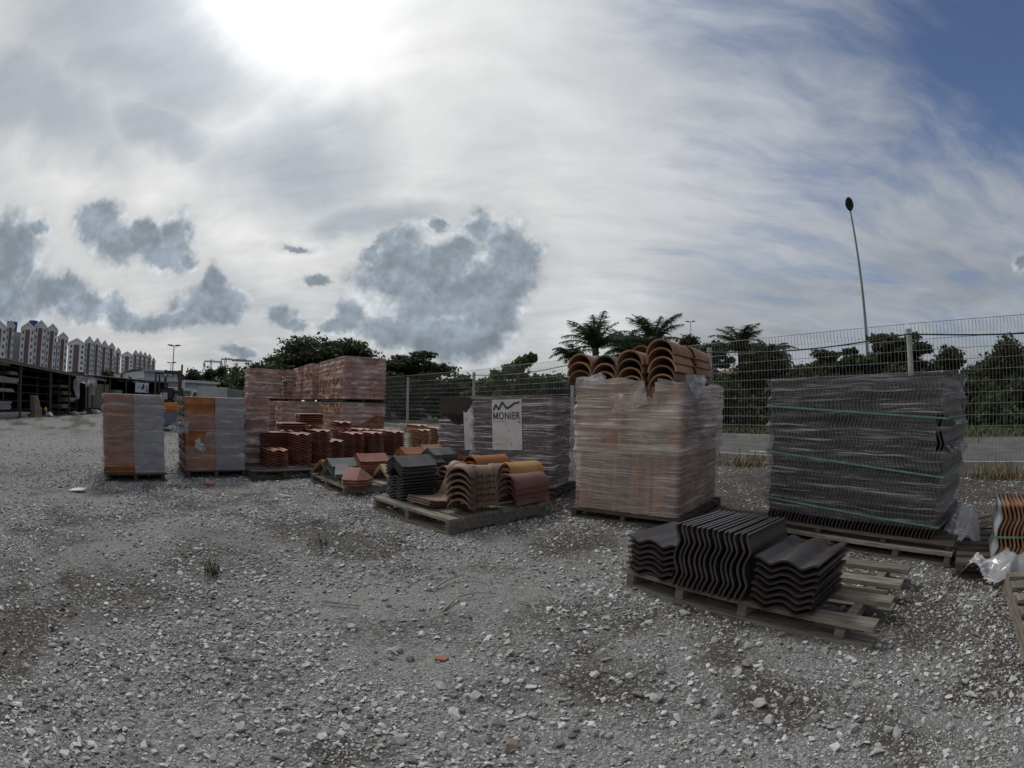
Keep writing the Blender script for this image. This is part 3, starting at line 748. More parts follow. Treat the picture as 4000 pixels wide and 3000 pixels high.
# a far wood closes the view under the crowns
cl = []
for px in range(1380, 4700, 55):
    D = 46 + random.uniform(-4, 5); p = far(px, 1500, D)
    top = 1478 + random.uniform(-22, 30) - (45 + 28 * math.sin(px * .013) if px > 2750 else 0); h = far(px, top, D).z; cr = 1.5
    for k in range(4):
        zz = h * (k + 0.6) / 4
        cl.append(((p.x + random.uniform(-.6, .6), p.y + random.uniform(-.6, .6), min(zz, h - .7)), (cr, cr, .95)))
tag(link('woodland', leaves_mesh('woodland', cl, 76000, 0.26, M_LEAF, 0.0, 77)), 'dark wood closing the view beyond the road', None, None, 'stuff')

# ------------------------------------------------------------------ street lamps
def street_lamp(label, px, top, dist, heads, r0, r1):
    tp = far(px, top, dist)
    t = thing('street_lamp', label, 'street lamp', (tp.x, tp.y, 0), 0)
    H = tp.z
    MB().tube([(0, 0, 0), (0, 0, H * .5), (0, 0, H)], [r0, (r0 + r1) / 2, r1], 10).build('pole', M_LAMP, t, 40)
    MB().tube([(0, 0, 0), (0, 0, 0.5)], [r0 * 1.5, r0 * 1.4], 10).build('base', M_LAMP, t, 40)
    back = Vector((-tp.x, -tp.y, 0)).normalized(); side = Vector((-back.y, back.x, 0))
    for hd in heads:
        d = (back * hd[0] + side * hd[1]).normalized(); L = hd[2]; w = L * 0.62
        sd = Vector((-d.y, d.x, 0)); o = Vector((0, 0, H))
        mb = MB()
        # a flattened egg-shaped lantern on a short arm
        prof = [(0.0, .12), (.12, .55), (.35, .95), (.6, 1.0), (.85, .75), (1.0, .25)]
        rings = []
        for u, k in prof:
            c = o + d * (L * u) + Vector((0, 0, hd[3] * L * u))
            rings.append([c + sd * (w / 2 * k * math.cos(2 * PI * j / 10)) + Vector((0, 0, (0.16 if math.sin(2 * PI * j / 10) > 0 else 0.07) * L * k * math.sin(2 * PI * j / 10))) for j in range(10)])
        vs = [v for rg in rings for v in rg]
        mb.add(vs, [(i * 10 + j, i * 10 + (j + 1) % 10, (i + 1) * 10 + (j + 1) % 10, (i + 1) * 10 + j) for i in range(5) for j in range(10)] + [tuple(range(10)), tuple(reversed(range(50, 60)))])
        mb.build('lantern', M_LAMPHEAD, t, 50)
    return t
M_LAMP = mat('lamp_pole_paint', (0.18, 0.19, 0.20), (0.23, 0.24, 0.25), 4, 0.5, 0.05, 30, 0.4)
M_LAMPHEAD = mat('lamp_head', (0.05, 0.052, 0.058), (0.08, 0.082, 0.088), 4, 0.5, 0.05, 30, 0.4)
street_lamp('tall single street lamp rising above the right-hand fence', 3322, 826, 28.5, [(1.0, 0.05, 0.85, 0.62)], 0.115, 0.055)
street_lamp('distant twin-headed street lamp beside the crane trees', 680, 1352, 62, [(0.3, 1, 0.9, .1), (0.3, -1, 0.9, .1)], 0.1, 0.06)
street_lamp('distant short street lamp behind the forklift', 668, 1418, 75, [(0.3, 1, 0.9, .1), (0.3, -1, 0.7, .1)], 0.08, 0.05)
street_lamp('distant twin-headed street lamp above the barrel tiles', 2697, 1258, 48, [(0.2, 1, 0.5, .1), (0.2, -1, 0.5, .1)], 0.04, 0.03)

# ------------------------------------------------------------------ flats on the skyline
M_WHITEWALL = mat('white_render', (0.58, 0.58, 0.57), (0.68, 0.68, 0.67), 0.2, 0.85, 0.05, 5, 0.2)
M_GREYWALL = mat('pale_grey_render', (0.42, 0.43, 0.45), (0.50, 0.51, 0.53), 0.2, 0.85, 0.05, 5, 0.2)
M_BRICKRED = mat('brown_recess', (0.14, 0.098, 0.088), (0.185, 0.13, 0.115), 0.3, 0.85, 0.05, 5, 0.2)
M_ROOFB = mat('brown_roof', (0.085, 0.065, 0.058), (0.12, 0.095, 0.085), 0.5, 0.85, 0.1, 5, 0.2)
M_WIN = mat('dark_window', (0.03, 0.032, 0.036), (0.05, 0.052, 0.056), 0.5, 0.3, 0, 5, 0.5)
M_BLUE = mat('blue_tank', (0.05, 0.10, 0.24), (0.07, 0.13, 0.30), 0.5, 0.6, 0, 5, 0.3)
def flats(label, bays, D0, D1, storeys, tanks=()):
    """bays: (left px, right px, peak py, eave py). One building of gabled bays stepping back."""
    n = len(bays)
    base = far((bays[0][0] + bays[-1][1]) / 2, 1560, (D0 + D1) / 2)
    t = thing('apartment_block', label, 'apartment block', (base.x, base.y, 0), 0)
    O = Vector((base.x, base.y, 0)); wins = MB(); rec = MB()
    for i, (x0, x1, pk, ev) in enumerate(bays):
        D = D0 + (D1 - D0) * i / max(1, n - 1)
        a, b_ = far(x0, ev, D), far(x1, ev, D); ze = (a.z + b_.z) / 2; zp = far((x0 + x1) / 2, pk, D).z
        a = Vector((a.x, a.y, 0)) - O; b_ = Vector((b_.x, b_.y, 0)) - O
        u = (b_ - a); Wd = u.length; u = u / Wd; nrm = Vector((u.y, -u.x, 0))
        if nrm.dot(-O) < 0: nrm = -nrm
        mid = (a + b_) / 2; dep = 16.0
        prof = [a, b_, b_ + Vector((0, 0, ze)), mid + Vector((0, 0, zp)), a + Vector((0, 0, ze))]
        MB().prism([p - Vector((0, 0, 30)) if p.z == 0 else p for p in prof], (0, 0, 0), -nrm * dep).build('wall', M_WHITEWALL, t)
        k = (zp - ze); ov = 0.06 * Wd
        rf = MB()
        for s, e in ((a, mid), (b_, mid)):
            p0 = s + (s - mid) * 0.10 + Vector((0, 0, ze - k * 0.10 + 0.25)); p1 = mid + Vector((0, 0, zp + 0.25))
            rf.prism([p0, p1, p1 + Vector((0, 0, 0.45)), p0 + Vector((0, 0, 0.45))], nrm * 0.4 * 0, -nrm * (dep + 0.5))
        rf.build('roof', M_ROOFB, t)
        tr = MB()
        for s in (a, b_):
            p0 = s + (s - mid) * 0.10 + Vector((0, 0, ze - k * 0.10)); p1 = mid + Vector((0, 0, zp))
            tr.prism([p0, p1, p1 + Vector((0, 0, 0.75)), p0 + Vector((0, 0, 0.75))], nrm * 0.5, nrm * 0.05)
        tr.build('gable_trim', M_WHITEWALL, t)
        fl = (ze - 0.5) / storeys * 1.0
        z0 = -8
        c0, c1 = 0.33, 0.67
        rec.prism([a + u * Wd * c0 + Vector((0, 0, z0)), a + u * Wd * c1 + Vector((0, 0, z0)), a + u * Wd * c1 + Vector((0, 0, ze - 0.3)), a + u * Wd * c0 + Vector((0, 0, ze - 0.3))], nrm * 0.06, nrm * 0.16)
        for s in range(storeys + 3):
            z = ze - 2.0 - s * 2.9
            for cx in (0.09, 0.20, 0.78, 0.88)[0:4:1]:
                if cx in (0.20, 0.88): continue
                p = a + u * Wd * (cx + 0.03) + Vector((0, 0, z)); q = p + u * Wd * 0.11
                wins.prism([p, q, q + Vector((0, 0, 1.35)), p + Vector((0, 0, 1.35))], nrm * 0.05, nrm * 0.15)
            p = a + u * Wd * 0.37 + Vector((0, 0, z - 0.2)); q = p + u * Wd * 0.26
            wins.prism([p, q, q + Vector((0, 0, 0.9)), p + Vector((0, 0, 0.9))], nrm * 0.18, nrm * 0.28) if False else None
    # the bays are joined by lower, set-back walls
    for i in range(n - 1):
        D_ = D0 + (D1 - D0) * (i + .5) / max(1, n - 1) + 7
        a, b_ = far(bays[i][1] - 8, bays[i][3] + 14, D_), far(bays[i + 1][0] + 8, bays[i + 1][3] + 14, D_); ze = min(a.z, b_.z)
        a = Vector((a.x, a.y, 0)) - O; b_ = Vector((b_.x, b_.y, 0)) - O
        if (b_ - a).length < .3: continue
        nn = Vector(((b_ - a).y, -(b_ - a).x, 0)).normalized()
        if nn.dot(-O) < 0: nn = -nn
        MB().prism([a - Vector((0, 0, 30)), b_ - Vector((0, 0, 30)), b_ + Vector((0, 0, ze)), a + Vector((0, 0, ze))], (0, 0, 0), -nn * 8).build('link_wall', M_GREYWALL, t)
    rec.build('recess', M_BRICKRED, t)
    tag(wins.build('windows', M_WIN, t), kind='stuff')
    for (x0, x1, y0, y1, D) in tanks:
        p = far((x0 + x1) / 2, y1, D); q = far((x0 + x1) / 2, y0, D); rr = (x1 - x0) / 1970 * D / 2
        MB().tube([(p.x - O.x, p.y - O.y, p.z - 6), (p.x - O.x, p.y - O.y, q.z)], rr, 14).build('water_tank', M_BLUE, t, 40)
    return t
def bx(l):
    o_ = []
    for i, (a, b_, pk, ev) in enumerate(l):
        if i < len(l) - 1 and l[i + 1][0] - b_ < 40: b_ = l[i + 1][0] - 1.0
        o_.append((a * .4521, b_ * .4521, 1200 + (pk + (ev - pk) * .10) * .4521, 1200 + (ev - (ev - pk) * .12) * .4521))
    return o_
flats('nearest white gabled apartment block with brown recesses and blue roof tanks', bx([(-70, 60, 125, 185), (60, 128, 120, 178), (185, 292, 135, 196), (300, 400, 118, 182), (405, 497, 148, 208), (500, 588, 222, 275)]), 225, 250, 9, ((22, 70, 1258, 1285, 245), (108, 150, 1254, 1280, 255)))
flats('middle white gabled apartment block with six peaks', bx([(592, 730, 272, 325), (735, 805, 253, 312), (808, 868, 268, 325), (872, 930, 288, 345), (935, 992, 308, 358), (996, 1044, 350, 395)]), 300, 350, 9)
flats('farthest white gabled apartment block with six peaks', bx([(1048, 1148, 385, 425), (1150, 1192, 370, 412), (1194, 1232, 378, 420), (1234, 1270, 388, 428), (1272, 1308, 403, 440), (1310, 1343, 435, 470)]), 400, 450, 9)
def crane(label, mx, top, jx0, jx1, jy, D):
    o = far(mx, jy, D); t = thing('tower_crane', label, 'crane', (o.x, o.y, 0), 0); O = Vector((o.x, o.y, 0))
    mb = MB(); H = o.z
    for s in (-.6, .6): mb.bar((s, 0, 0), (s, 0, H), .3, .3)
    for k in range(14):
        z = H - 2.2 * k; mb.bar((-.9 if k % 2 else .9, 0, z), (.9 if k % 2 else -.9, 0, z - 2.2), .25, .25)
    mb.build('mast', M_CRANE, t)
    zt = far(mx, top, D).z
    a, b_ = far(jx0, jy, D) - O, far(jx1, jy, D) - O; a.z = b_.z = H
    j = MB().bar(a, b_, .5, .5)
    n = 16
    up = Vector((0, 0, .6))
    j.bar(a + up, b_ + up, .3, .3)
    for k in range(n): j.bar(a.lerp(b_, k / n) + (up if k % 2 else Vector()), a.lerp(b_, (k + 1) / n) + (Vector() if k % 2 else up), .25, .25)
    j.build('jib', M_CRANE, t)
    MB().bar((0, 0, H), (0, 0, zt), .6, .6).bar((0, 0, zt), a.lerp(b_, .15), .2, .2).bar((0, 0, zt), a.lerp(b_, .8), .2, .2).build('tower_top', M_CRANE, t)
    cw = b_ if (b_).length < a.length else a
    MB().bar(cw + Vector((0, 0, -.6)), cw * 0.88 + Vector((0, 0, -.6)), 1.0, 1.3).build('counterweight', M_GREYWALL, t)
M_CRANE = mat('crane_steel', (0.20, 0.20, 0.20), (0.26, 0.26, 0.26), 1, 0.6)
crane('leftmost distant tower crane above the wooded rise', 825, 1404, 797, 868, 1414, 330)
crane('middle distant tower crane above the wooded rise', 881, 1397, 863, 964, 1405, 330)
crane('right distant tower crane beside the wrapped brick pallets', 967, 1408, 985, 905, 1412, 300)

# ------------------------------------------------------------------ houses glimpsed between the trees
def house(label, px, D, w, h, roofm, wallm, eave_py):
    p = far(px, eave_py, D); rz = -math.atan2(p.x, p.y); ze = p.z
    t = thing('house', label, 'house', (p.x, p.y, 0), rz)
    MB().box(-w / 2, w / 2, 0, 6, 0, ze).build('wall', wallm, t)
    MB().prism([(-w / 2 - .4, -.5, ze), (w / 2 + .4, -.5, ze), (w / 2 + .4, 3, ze + h), (-w / 2 - .4, 3, ze + h)], (0, 0, 0.02), (0, 0, 0.2)).prism([(-w / 2 - .4, 6.5, ze), (w / 2 + .4, 6.5, ze), (w / 2 + .4, 3, ze + h), (-w / 2 - .4, 3, ze + h)], (0, 0, 0.02), (0, 0, 0.2)).build('roof', roofm, t)
    for x in (-w * .3, w * .15):
        f = MB().box(x, x + w * .18, -.06, -.005, ze * .4, ze * .75).build('window', M_WHITEWALL, t)
        MB().box(x + .08, x + w * .18 - .08, -.09, -.062, ze * .4 + .08, ze * .75 - .08).build('pane', M_WIN, f)
M_REDROOF = mat('red_roof', (0.16, 0.06, 0.045), (0.22, 0.085, 0.06), 1, 0.8)
house('white house with pale window glimpsed between dark trees', 2855, 38, 4.0, 1.0, M_REDROOF, M_WHITEWALL, 1500)
house('red-roofed house beyond the trees at the right edge', 4070, 48, 8, .9, M_REDROOF, M_WHITEWALL, 1392)

# ------------------------------------------------------------------ cars parked far beyond the fence
def car(label, px, D, m, rz, s=1.0):
    p = far(px, 1600, D)
    t = thing('parked_car', label, 'car', (p.x, p.y, ROADZ + .1), rz, 'cars parked beyond the fence'); 
    prof = [(-2.0, .25), (2.0, .25), (2.05, .6), (1.9, .78), (1.0, .88), (.45, 1.38), (-1.0, 1.42), (-1.75, .95), (-2.05, .85), (-2.05, .4)]
    MB().prism([(x * s, -.82 * s, z * s) for x, z in prof], (0, 0, 0), (0, 1.64 * s, 0)).build('body', m, t, 30)
    for y in (-.84, .83):
        MB().prism([(x * s, y * s, z * s) for x, z in ((.85, .92), (.38, 1.3), (-.95, 1.33), (-1.5, .98))], (0, -.01, 0), (0, .01, 0)).build('side_window', M_WIN, t)
    for x in (-1.25, 1.25):
        for y in (-.86, .66):
            w = MB().tube([(x * s, y * s, .32 * s), (x * s, (y + .2) * s, .32 * s)], .32 * s, 14).build('wheel', M_BLACK, t, 40)
            MB().tube([(x * s, (y - .01 if y < 0 else y + .19) * s, .32 * s), (x * s, (y + .01 if y < 0 else y + .21) * s, .32 * s)], .19 * s, 10).build('rim', M_STEEL, w)
M_CARW = mat('white_car_paint', (0.5, 0.5, 0.5), None, 3, 0.3, 0, 30, 0.5)
M_CARS = mat('silver_car_paint', (0.28, 0.29, 0.30), None, 3, 0.3, 0, 30, 0.5)
car('white car parked beyond the fence left of the first post', 1573, 58, M_CARW, 0.5, 0.8)
car('silver car parked beyond the fence right of the first post', 1655, 62, M_CARS, 0.4, 0.8)
car('pale car half hidden beside the dark torn pallet', 1690, 55, M_CARS, 0.3, 0.7)
br = thing('guard_rail', 'low pale guard rail in front of the parked cars', 'guard rail', (0, 0, ROADZ + .1))
g0, g1 = far(1440, 1612, 44), far(1800, 1612, 40); g0.z = g1.z = 0
MB().bar(g0 + Vector((0, 0, .55)), g1 + Vector((0, 0, .55)), .06, .06).bar(g0 + Vector((0, 0, .12)), g1 + Vector((0, 0, .12)), .06, .06).build('rail', M_STEEL, br)
for k in range(34):
    p = g0.lerp(g1, k / 33); MB().bar(p, p + Vector((0, 0, .56)), .05, .05).build('baluster', M_STEEL, br)

# ------------------------------------------------------------------ pallets
def basis(o, xd):
    x = Vector((xd[0], xd[1], 0)).normalized(); return Vector((o[0], o[1], 0)), x, Vector((-x.y, x.x, 0)), math.atan2(x.y, x.x)
def pallet(label, o, xd, L, Wd, z=0.0, th=0.022, rail=0.065, boards=7, bw=0.10, stringers=3, sw=0.045, m=None, bottom=3, ys=None, xs=None, group='timber pallets on the gravel', overhang=0.0, tilt=(0, 0), wonk=0.006):
    """Deck boards run along x, stringers along y under them."""
    m = m or M_WOOD
    O, x, y, rz = basis(o, xd)
    t = thing('pallet', label, 'pallet', (O.x, O.y, z), rz, group); t.rotation_euler = (tilt[0], tilt[1], rz)
    ys = ys if ys is not None else [bw / 2 + (Wd - bw) * k / (boards - 1) for k in range(boards)]
    xs = xs if xs is not None else [sw / 2 + 0.0 + (L - sw) * k / (stringers - 1) for k in range(stringers)]
    bot = th if bottom else 0
    for k, yy in enumerate(ys):
        w = bw * random.uniform(0.86, 1.06); e = jit(wonk)
        x0, x1 = jit(0.012), L + jit(0.012)
        nx = 5; top = []
        mb = MB()
        mb.prism([(x0, yy - w / 2 + e, bot + rail), (x0, yy + w / 2 + e, bot + rail), (x0, yy + w / 2 + e - .003, bot + rail + th), (x0, yy - w / 2 + e + .003, bot + rail + th)], (0, 0, 0), (x1 - x0, jit(wonk), jit(0.003)))
        mb.build('deck_board', m, t)
    for xx in xs:
        MB().box(xx - sw / 2, xx + sw / 2, 0.004 + jit(.003), Wd - 0.004 + jit(.003), bot + .001, bot + rail - .001).build('stringer', m, t)
    if bottom:
        for k in range(bottom):
            yy = bw / 2 + (Wd - bw) * k / max(1, bottom - 1)
            MB().box(jit(.01), L + jit(.01), yy - bw / 2, yy + bw / 2, 0, bot - .001).build('bottom_board', m, t)
    return t, bot + rail + th
# ------------------------------------------------------------------ tiles
ORD = ('first second third fourth fifth sixth seventh eighth ninth tenth eleventh twelfth thirteenth fourteenth fifteenth sixteenth seventeenth eighteenth nineteenth twentieth twenty-first twenty-second twenty-third').split()
def nth(i, n, a, b):
    """Place in a row or pile, counted from its nearer end."""
    ex = {'top': 'topmost', 'bottom': 'lowest', 'left': 'leftmost', 'right': 'rightmost'}
    if i == 0: return ex[a]
    if i == n - 1: return ex[b]
    return '%s from %s' % ((ORD[i], a) if i <= n // 2 else (ORD[n - 1 - i], b))
def roman_mesh(name, m, w=0.30, l=0.42, amp=0.0145, th=0.011, n=20, waves=2):
    xs_ = np.linspace(0, w, n + 1)
    z = 2.15 * amp * (np.sqrt(np.cos(PI * waves * (xs_ / w - 0.5)) ** 2 + 0.03) - 0.17)
    z[0] -= 0.004; z[-1] -= 0.005
    T_ = np.stack([np.repeat(xs_[None], 3, 0), np.repeat(np.array([0, 0.02, l])[:, None], n + 1, 1), np.repeat(z[None], 3, 0)], 2)
    T_[0, :, 2] -= 0.004
    mb = MB().sheet(T_, th)
    # two hanging lugs under the head end
    for k in (1, 3):
        cx = w * (k / 4); mb.box(cx - .018, cx + .018, l - .03, l - .012, amp * 1.4 - th - .012, amp * 1.4 - th)
    return mb.mesh(name, m, 40)
def ridge_mesh(name, m, half=0.15, l=0.40, drop=0.085, th=0.014, lip=0.006):
    xs_ = np.array([-half, -half * .5, -.012, .012, half * .5, half]); z = np.array([-drop, -drop * .5, -.002, -.002, -drop * .5, -drop]); yy = np.array([0, .045, .05, l])
    T_ = np.zeros((4, 6, 3)); T_[:, :, 0] = xs_; T_[:, :, 1] = yy[:, None]; T_[:, :, 2] = z
    T_[:2, :, 2] += lip
    return MB().sheet(T_, th).mesh(name, m, 25)
def barrel_mesh(name, m, r=0.115, l=0.45, th=0.014, n=14, arc=PI, taper=0.88, lip=0.0):
    a = np.linspace(PI / 2 + arc / 2, PI / 2 - arc / 2, n + 1); yy = np.array([0, .05, .055, l * .5, l]) if lip else np.array([0, l * .5, l])
    T_ = np.zeros((len(yy), n + 1, 3))
    for i, y in enumerate(yy):
        rr = r * (1 - (1 - taper) * y / l) + (lip if lip and i < 2 else 0)
        T_[i, :, 0] = np.cos(a) * rr; T_[i, :, 1] = y; T_[i, :, 2] = np.sin(a) * rr
    return MB().sheet(T_, th).mesh(name, m, 40)

def lay(name, me, label, cat, M, group, m=None):
    o = link(name, me); o.matrix_world = M
    return tag(o, label, cat, group, 'thing')
def flat_stack(name, me, label, group, O, x, y, px_, py_, z, n, step, w=0.30, cat='roof tile', wob=0.006, yaw=0.0, flip=False):
    """n tiles lying in a pile; (px_, py_) is the pile's near left corner in the frame x, y at O."""
    for k in range(n):
        a = yaw + jit(0.018); xx = x * math.cos(a) + y * math.sin(a); yy = -x * math.sin(a) + y * math.cos(a)
        p = O + x * (px_ + jit(wob)) + y * (py_ + jit(wob)) + Vector((0, 0, z + k * step))
        lay(name, me, label.format(', %s, ' % nth(n - 1 - k, n, 'top', 'bottom')) if '{}' in label else label, cat, frame(xx, yy, Vector((0, 0, 1)), p), group)

TILE_DARK = roman_mesh('roof_tile', M_DARK_TILE, 0.325)
TILE_RED = roman_mesh('roof_tile', M_RED_TILE)
TILE_CHAR = roman_mesh('roof_tile', M_CHAR_TILE)
TILE_ORANGE = roman_mesh('roof_tile', M_ORANGE, 0.33)
TILE_GREY = roman_mesh('roof_tile', mat('pale_grey_concrete', (0.23, 0.24, 0.25), (0.32, 0.33, 0.335), 6, 0.6, .3, 140, .35, .12), 0.33)
TILE_TERRA = roman_mesh('roof_tile', M_TERRA, 0.33)
TILE_SAND = roman_mesh('roof_tile', mat('sandy_orange_concrete', (0.36, 0.17, 0.088), (0.46, 0.25, 0.14), 5, 0.65, 0.3, 120, 0.3, 0.15))
TILE_DARK33 = roman_mesh('roof_tile', M_DARK_TILE, 0.345)
TILE_PURP33 = roman_mesh('roof_tile', mat('plum_brown_concrete', (0.060, 0.036, 0.034), (0.095, 0.056, 0.05), 6, 0.5, 0.3, 140, 0.45, 0.15), 0.33)

# ---- front right: pallet of dark roof tiles
O, x, y, rz = basis((0.617, 2.633), (0.571, -0.821))
t, zd = pallet('pallet with dark brown roof tiles, its bare boards jutting out in front', O, x, 1.47, 0.94, 0.0, 0.024, 0.062, ys=[.06, .335, .60, .87], bw=.115, xs=[.06, .40, .78, 1.30], sw=.05, bottom=3, wonk=.012)
MB().box(0.9, 1.42, .385, .41, .11, .128).build('loose_strip', M_WOOD, t)
Zt = Vector((0, 0, 1))
flat_stack('roof_tile', TILE_DARK, 'dark roof tile{}pile at the left end of its pallet', 'dark tiles piled at the left end of the front pallet', O, x, y, .05, -.02, zd, 7, .031)
flat_stack('roof_tile', TILE_DARK, 'dark roof tile{}pile right of the upright dark tiles', 'dark tiles piled right of the upright tiles', O, x, y, .835, -.03, zd, 8, .031)
for k in range(14):
    p = O + x * (.405 + k * .0305 + jit(.002)) + y * (-.05 + jit(.006)) + Vector((0, 0, zd + .002 + jit(.003)))
    lay('roof_tile', TILE_DARK, 'dark roof tile on edge, %s in the front pallet row' % nth(k, 14, 'left', 'right'), 'roof tile', frame(Zt, y, Zt.cross(y), p), 'dark tiles standing on edge on the front pallet')

# ---- stretch film
def film_mat(name, tint, haze, streak, zs=55.0, patch=0.2, rough=0.28, diag=0.0):
    m = bpy.data.materials.new(name); m.use_nodes = True; T = NT(m.node_tree); b = T.n['Principled BSDF']
    tc = T.node('ShaderNodeTexCoord').outputs['Object']; oi = T.node('ShaderNodeObjectInfo').outputs['Random']
    tc = T.vmath('ADD', tc, T.comb(T.math('MULTIPLY', oi, 7.0), T.math('MULTIPLY', oi, 5.0), 0.0))
    wv = T.vmath('MULTIPLY_ADD', T.noise(tc, 1.6, 2, 0.5, color=True), (0.0, 0.0, 0.06), tc)
    s1 = T.noise(T.vmath('MULTIPLY', wv, (1.1, 1.1, zs)), 1.0, 4, 0.7)
    s2 = T.noise(T.vmath('MULTIPLY', wv, (2.6, 2.6, zs * 2.6)), 1.0, 3, 0.75)
    big = T.noise(T.vmath('MULTIPLY', tc, (1.5, 1.5, 3.5)), 1.6, 5, 0.6)
    k = T.math('MAXIMUM', T.ramp(s1, 0.54, 0.66), T.math('MULTIPLY', T.ramp(s2, 0.55, 0.66), 0.9))
    al = T.math('ADD', T.math('MULTIPLY_ADD', k, streak, haze), T.math('MULTIPLY', T.math('SUBTRACT', big, 0.5), patch * 2.4), clamp=True)
    T.put(b.inputs['Base Color'], T.mix(k, (*tint, 1), tuple(min(1, c * 1.9) for c in tint) + (1,)))  # streaks paler than the film: its highlights painted into the colour
    T.put(b.inputs['Alpha'], al); b.inputs['Roughness'].default_value = rough; b.inputs['Specular IOR Level'].default_value = 0.6
    bn = T.node('ShaderNodeBump'); bn.inputs['Strength'].default_value = 0.55; bn.inputs['Distance'].default_value = 0.006
    T.put(bn.inputs['Height'], T.math('MULTIPLY_ADD', s1, 1.0, T.math('MULTIPLY', big, 1.5))); T.l.new(bn.outputs[0], b.inputs['Normal'])
    MATS[name] = m
    return m
F_DARK = film_mat('film_over_dark_tiles', (0.155, 0.148, 0.158), 0.28, 0.62, 60, 0.22)
F_PURP = film_mat('film_over_plum_tiles', (0.34, 0.295, 0.31), 0.26, 0.85, 45, 0.2)
F_CLEAR = film_mat('hazy_clear_film', (0.58, 0.49, 0.455), 0.46, 0.20, 40, 0.6)
F_MAUVE = film_mat('mauve_film_over_bricks', (0.60, 0.43, 0.40), 0.44, 0.12, 5, 0.75)
F_GREYB = film_mat('thin_grey_film', (0.42, 0.37, 0.375), 0.27, 0.15, 16, 0.30)
F_LOW = film_mat('fine_lined_film', (0.54, 0.46, 0.42), 0.30, 0.40, 120, 0.3)
F_BAG = film_mat('crumpled_plastic', (0.42, 0.42, 0.45), 0.62, 0.3, 12, 0.3, 0.2)
def film(parent, x0, x1, y0, y1, z0, z1, m, bulge=None, amp=0.012, seed=0, nz=70, ns=150, top=True, drop=None, name='stretch_film', sag=None, corner=0.035):
    """Film wrapped round a load: a rounded rectangle of rings, each ring following the load and its own creases."""
    r = corner; w, d = x1 - x0, y1 - y0
    per = [(x0 + r + (w - 2 * r) * k / 40, y0, 0, -1) for k in range(41)] + [(x1 - r + r * math.sin(a), y0 + r - r * math.cos(a), math.sin(a), -math.cos(a)) for a in np.linspace(.2, 1.37, 6)]
    per += [(x1, y0 + r + (d - 2 * r) * k / 32, 1, 0) for k in range(33)] + [(x1 - r + r * math.cos(a), y1 - r + r * math.sin(a), math.cos(a), math.sin(a)) for a in np.linspace(.2, 1.37, 6)]
    per += [(x1 - r - (w - 2 * r) * k / 24, y1, 0, 1) for k in range(25)] + [(x0 + r - r * math.sin(a), y1 - r + r * math.cos(a), -math.sin(a), math.cos(a)) for a in np.linspace(.2, 1.37, 6)]
    per += [(x0, y1 - r - (d - 2 * r) * k / 32, -1, 0) for k in range(33)] + [(x0 + r - r * math.cos(a), y0 + r - r * math.sin(a), -math.cos(a), -math.sin(a)) for a in np.linspace(.2, 1.37, 6)]
    P = np.array(per); S = np.concatenate([[0], np.cumsum(np.hypot(np.diff(P[:, 0]), np.diff(P[:, 1])))]); n = len(P)
    Z = np.linspace(z0, z1, nz); SS, ZZ = np.meshgrid(S, Z)
    ztop = z1 if sag is None else None
    zz = ZZ.copy()
    if sag is not None:
        zt = np.array([sag(p[0], p[1]) for p in per]); zz = z0 + (ZZ - z0) / (z1 - z0) * (zt[None] - z0)
    off = amp * (fbm(SS * 1.0, zz * 26, 1.1, seed, 3) - 0.45) * 1.6 + amp * 0.9 * (fbm(SS, zz, 5, seed + 9, 3) - 0.5) + 0.004
    if bulge is not None: off = off + bulge(SS, zz, P[None, :, 2] + 0 * zz, P[None, :, 3] + 0 * zz)
    X = P[None, :, 0] + P[None, :, 2] * off; Y = P[None, :, 1] + P[None, :, 3] * off
    v = np.stack([X, Y, zz], 2).reshape(-1, 3)
    i, j = np.meshgrid(np.arange(nz - 1), np.arange(n), indexing='ij'); jn = (j + 1) % n
    f = np.stack([i * n + j, i * n + jn, (i + 1) * n + jn, (i + 1) * n + j], 2).reshape(-1, 4)
    if drop is not None:
        ce = v[f].mean(1); sfac = P[f % n, 2].mean(1)
        keep = ~np.array([drop(*c) for c in ce]); f = f[keep]
    vs = v; me = np_mesh(name, vs, f, m)
    if top:
        bm = bmesh.new(); bm.from_mesh(me); bm.verts.ensure_lookup_table()
        ring = [bm.verts[(nz - 1) * n + k] for k in range(n)]
        try:
            bm.faces.new(ring)
        except Exception: pass
        bm.to_mesh(me); bm.free()
    return link(name, me, parent)
def wave_bulge(z0, period, amp, only=None):
    def f(S, Z, nx, ny):
        a = amp * (0.5 - 0.5 * np.cos(2 * PI * (Z - z0) / period))
        return a * (np.abs(nx) if only == 'x' else (np.abs(ny) if only == 'y' else 1))
    return f
def band(parent, x0, x1, y0, y1, za, zb, w=0.013, m=None, off=0.012, name='strap'):
    """Strap round a load, za at the left front corner, zb at the right front corner."""
    mb = MB(); pts = [(x0 - off, y0 - off, za), (x1 + off, y0 - off, zb), (x1 + off, y1 + off, zb), (x0 - off, y1 + off, za)]
    for k in range(4):
        a, b_ = Vector(pts[k]), Vector(pts[(k + 1) % 4]); h = Vector((0, 0, w / 2))
        nrm = (b_ - a).cross(h).normalized() * 0.0012
        mb.add([a - h, b_ - h, b_ + h, a + h, a - h + nrm, b_ - h + nrm, b_ + h + nrm, a + h + nrm], [(0, 1, 2, 3), (7, 6, 5, 4), (3, 2, 6, 7), (0, 4, 5, 1)])
    return mb.build(name, m or M_STRAP, parent)

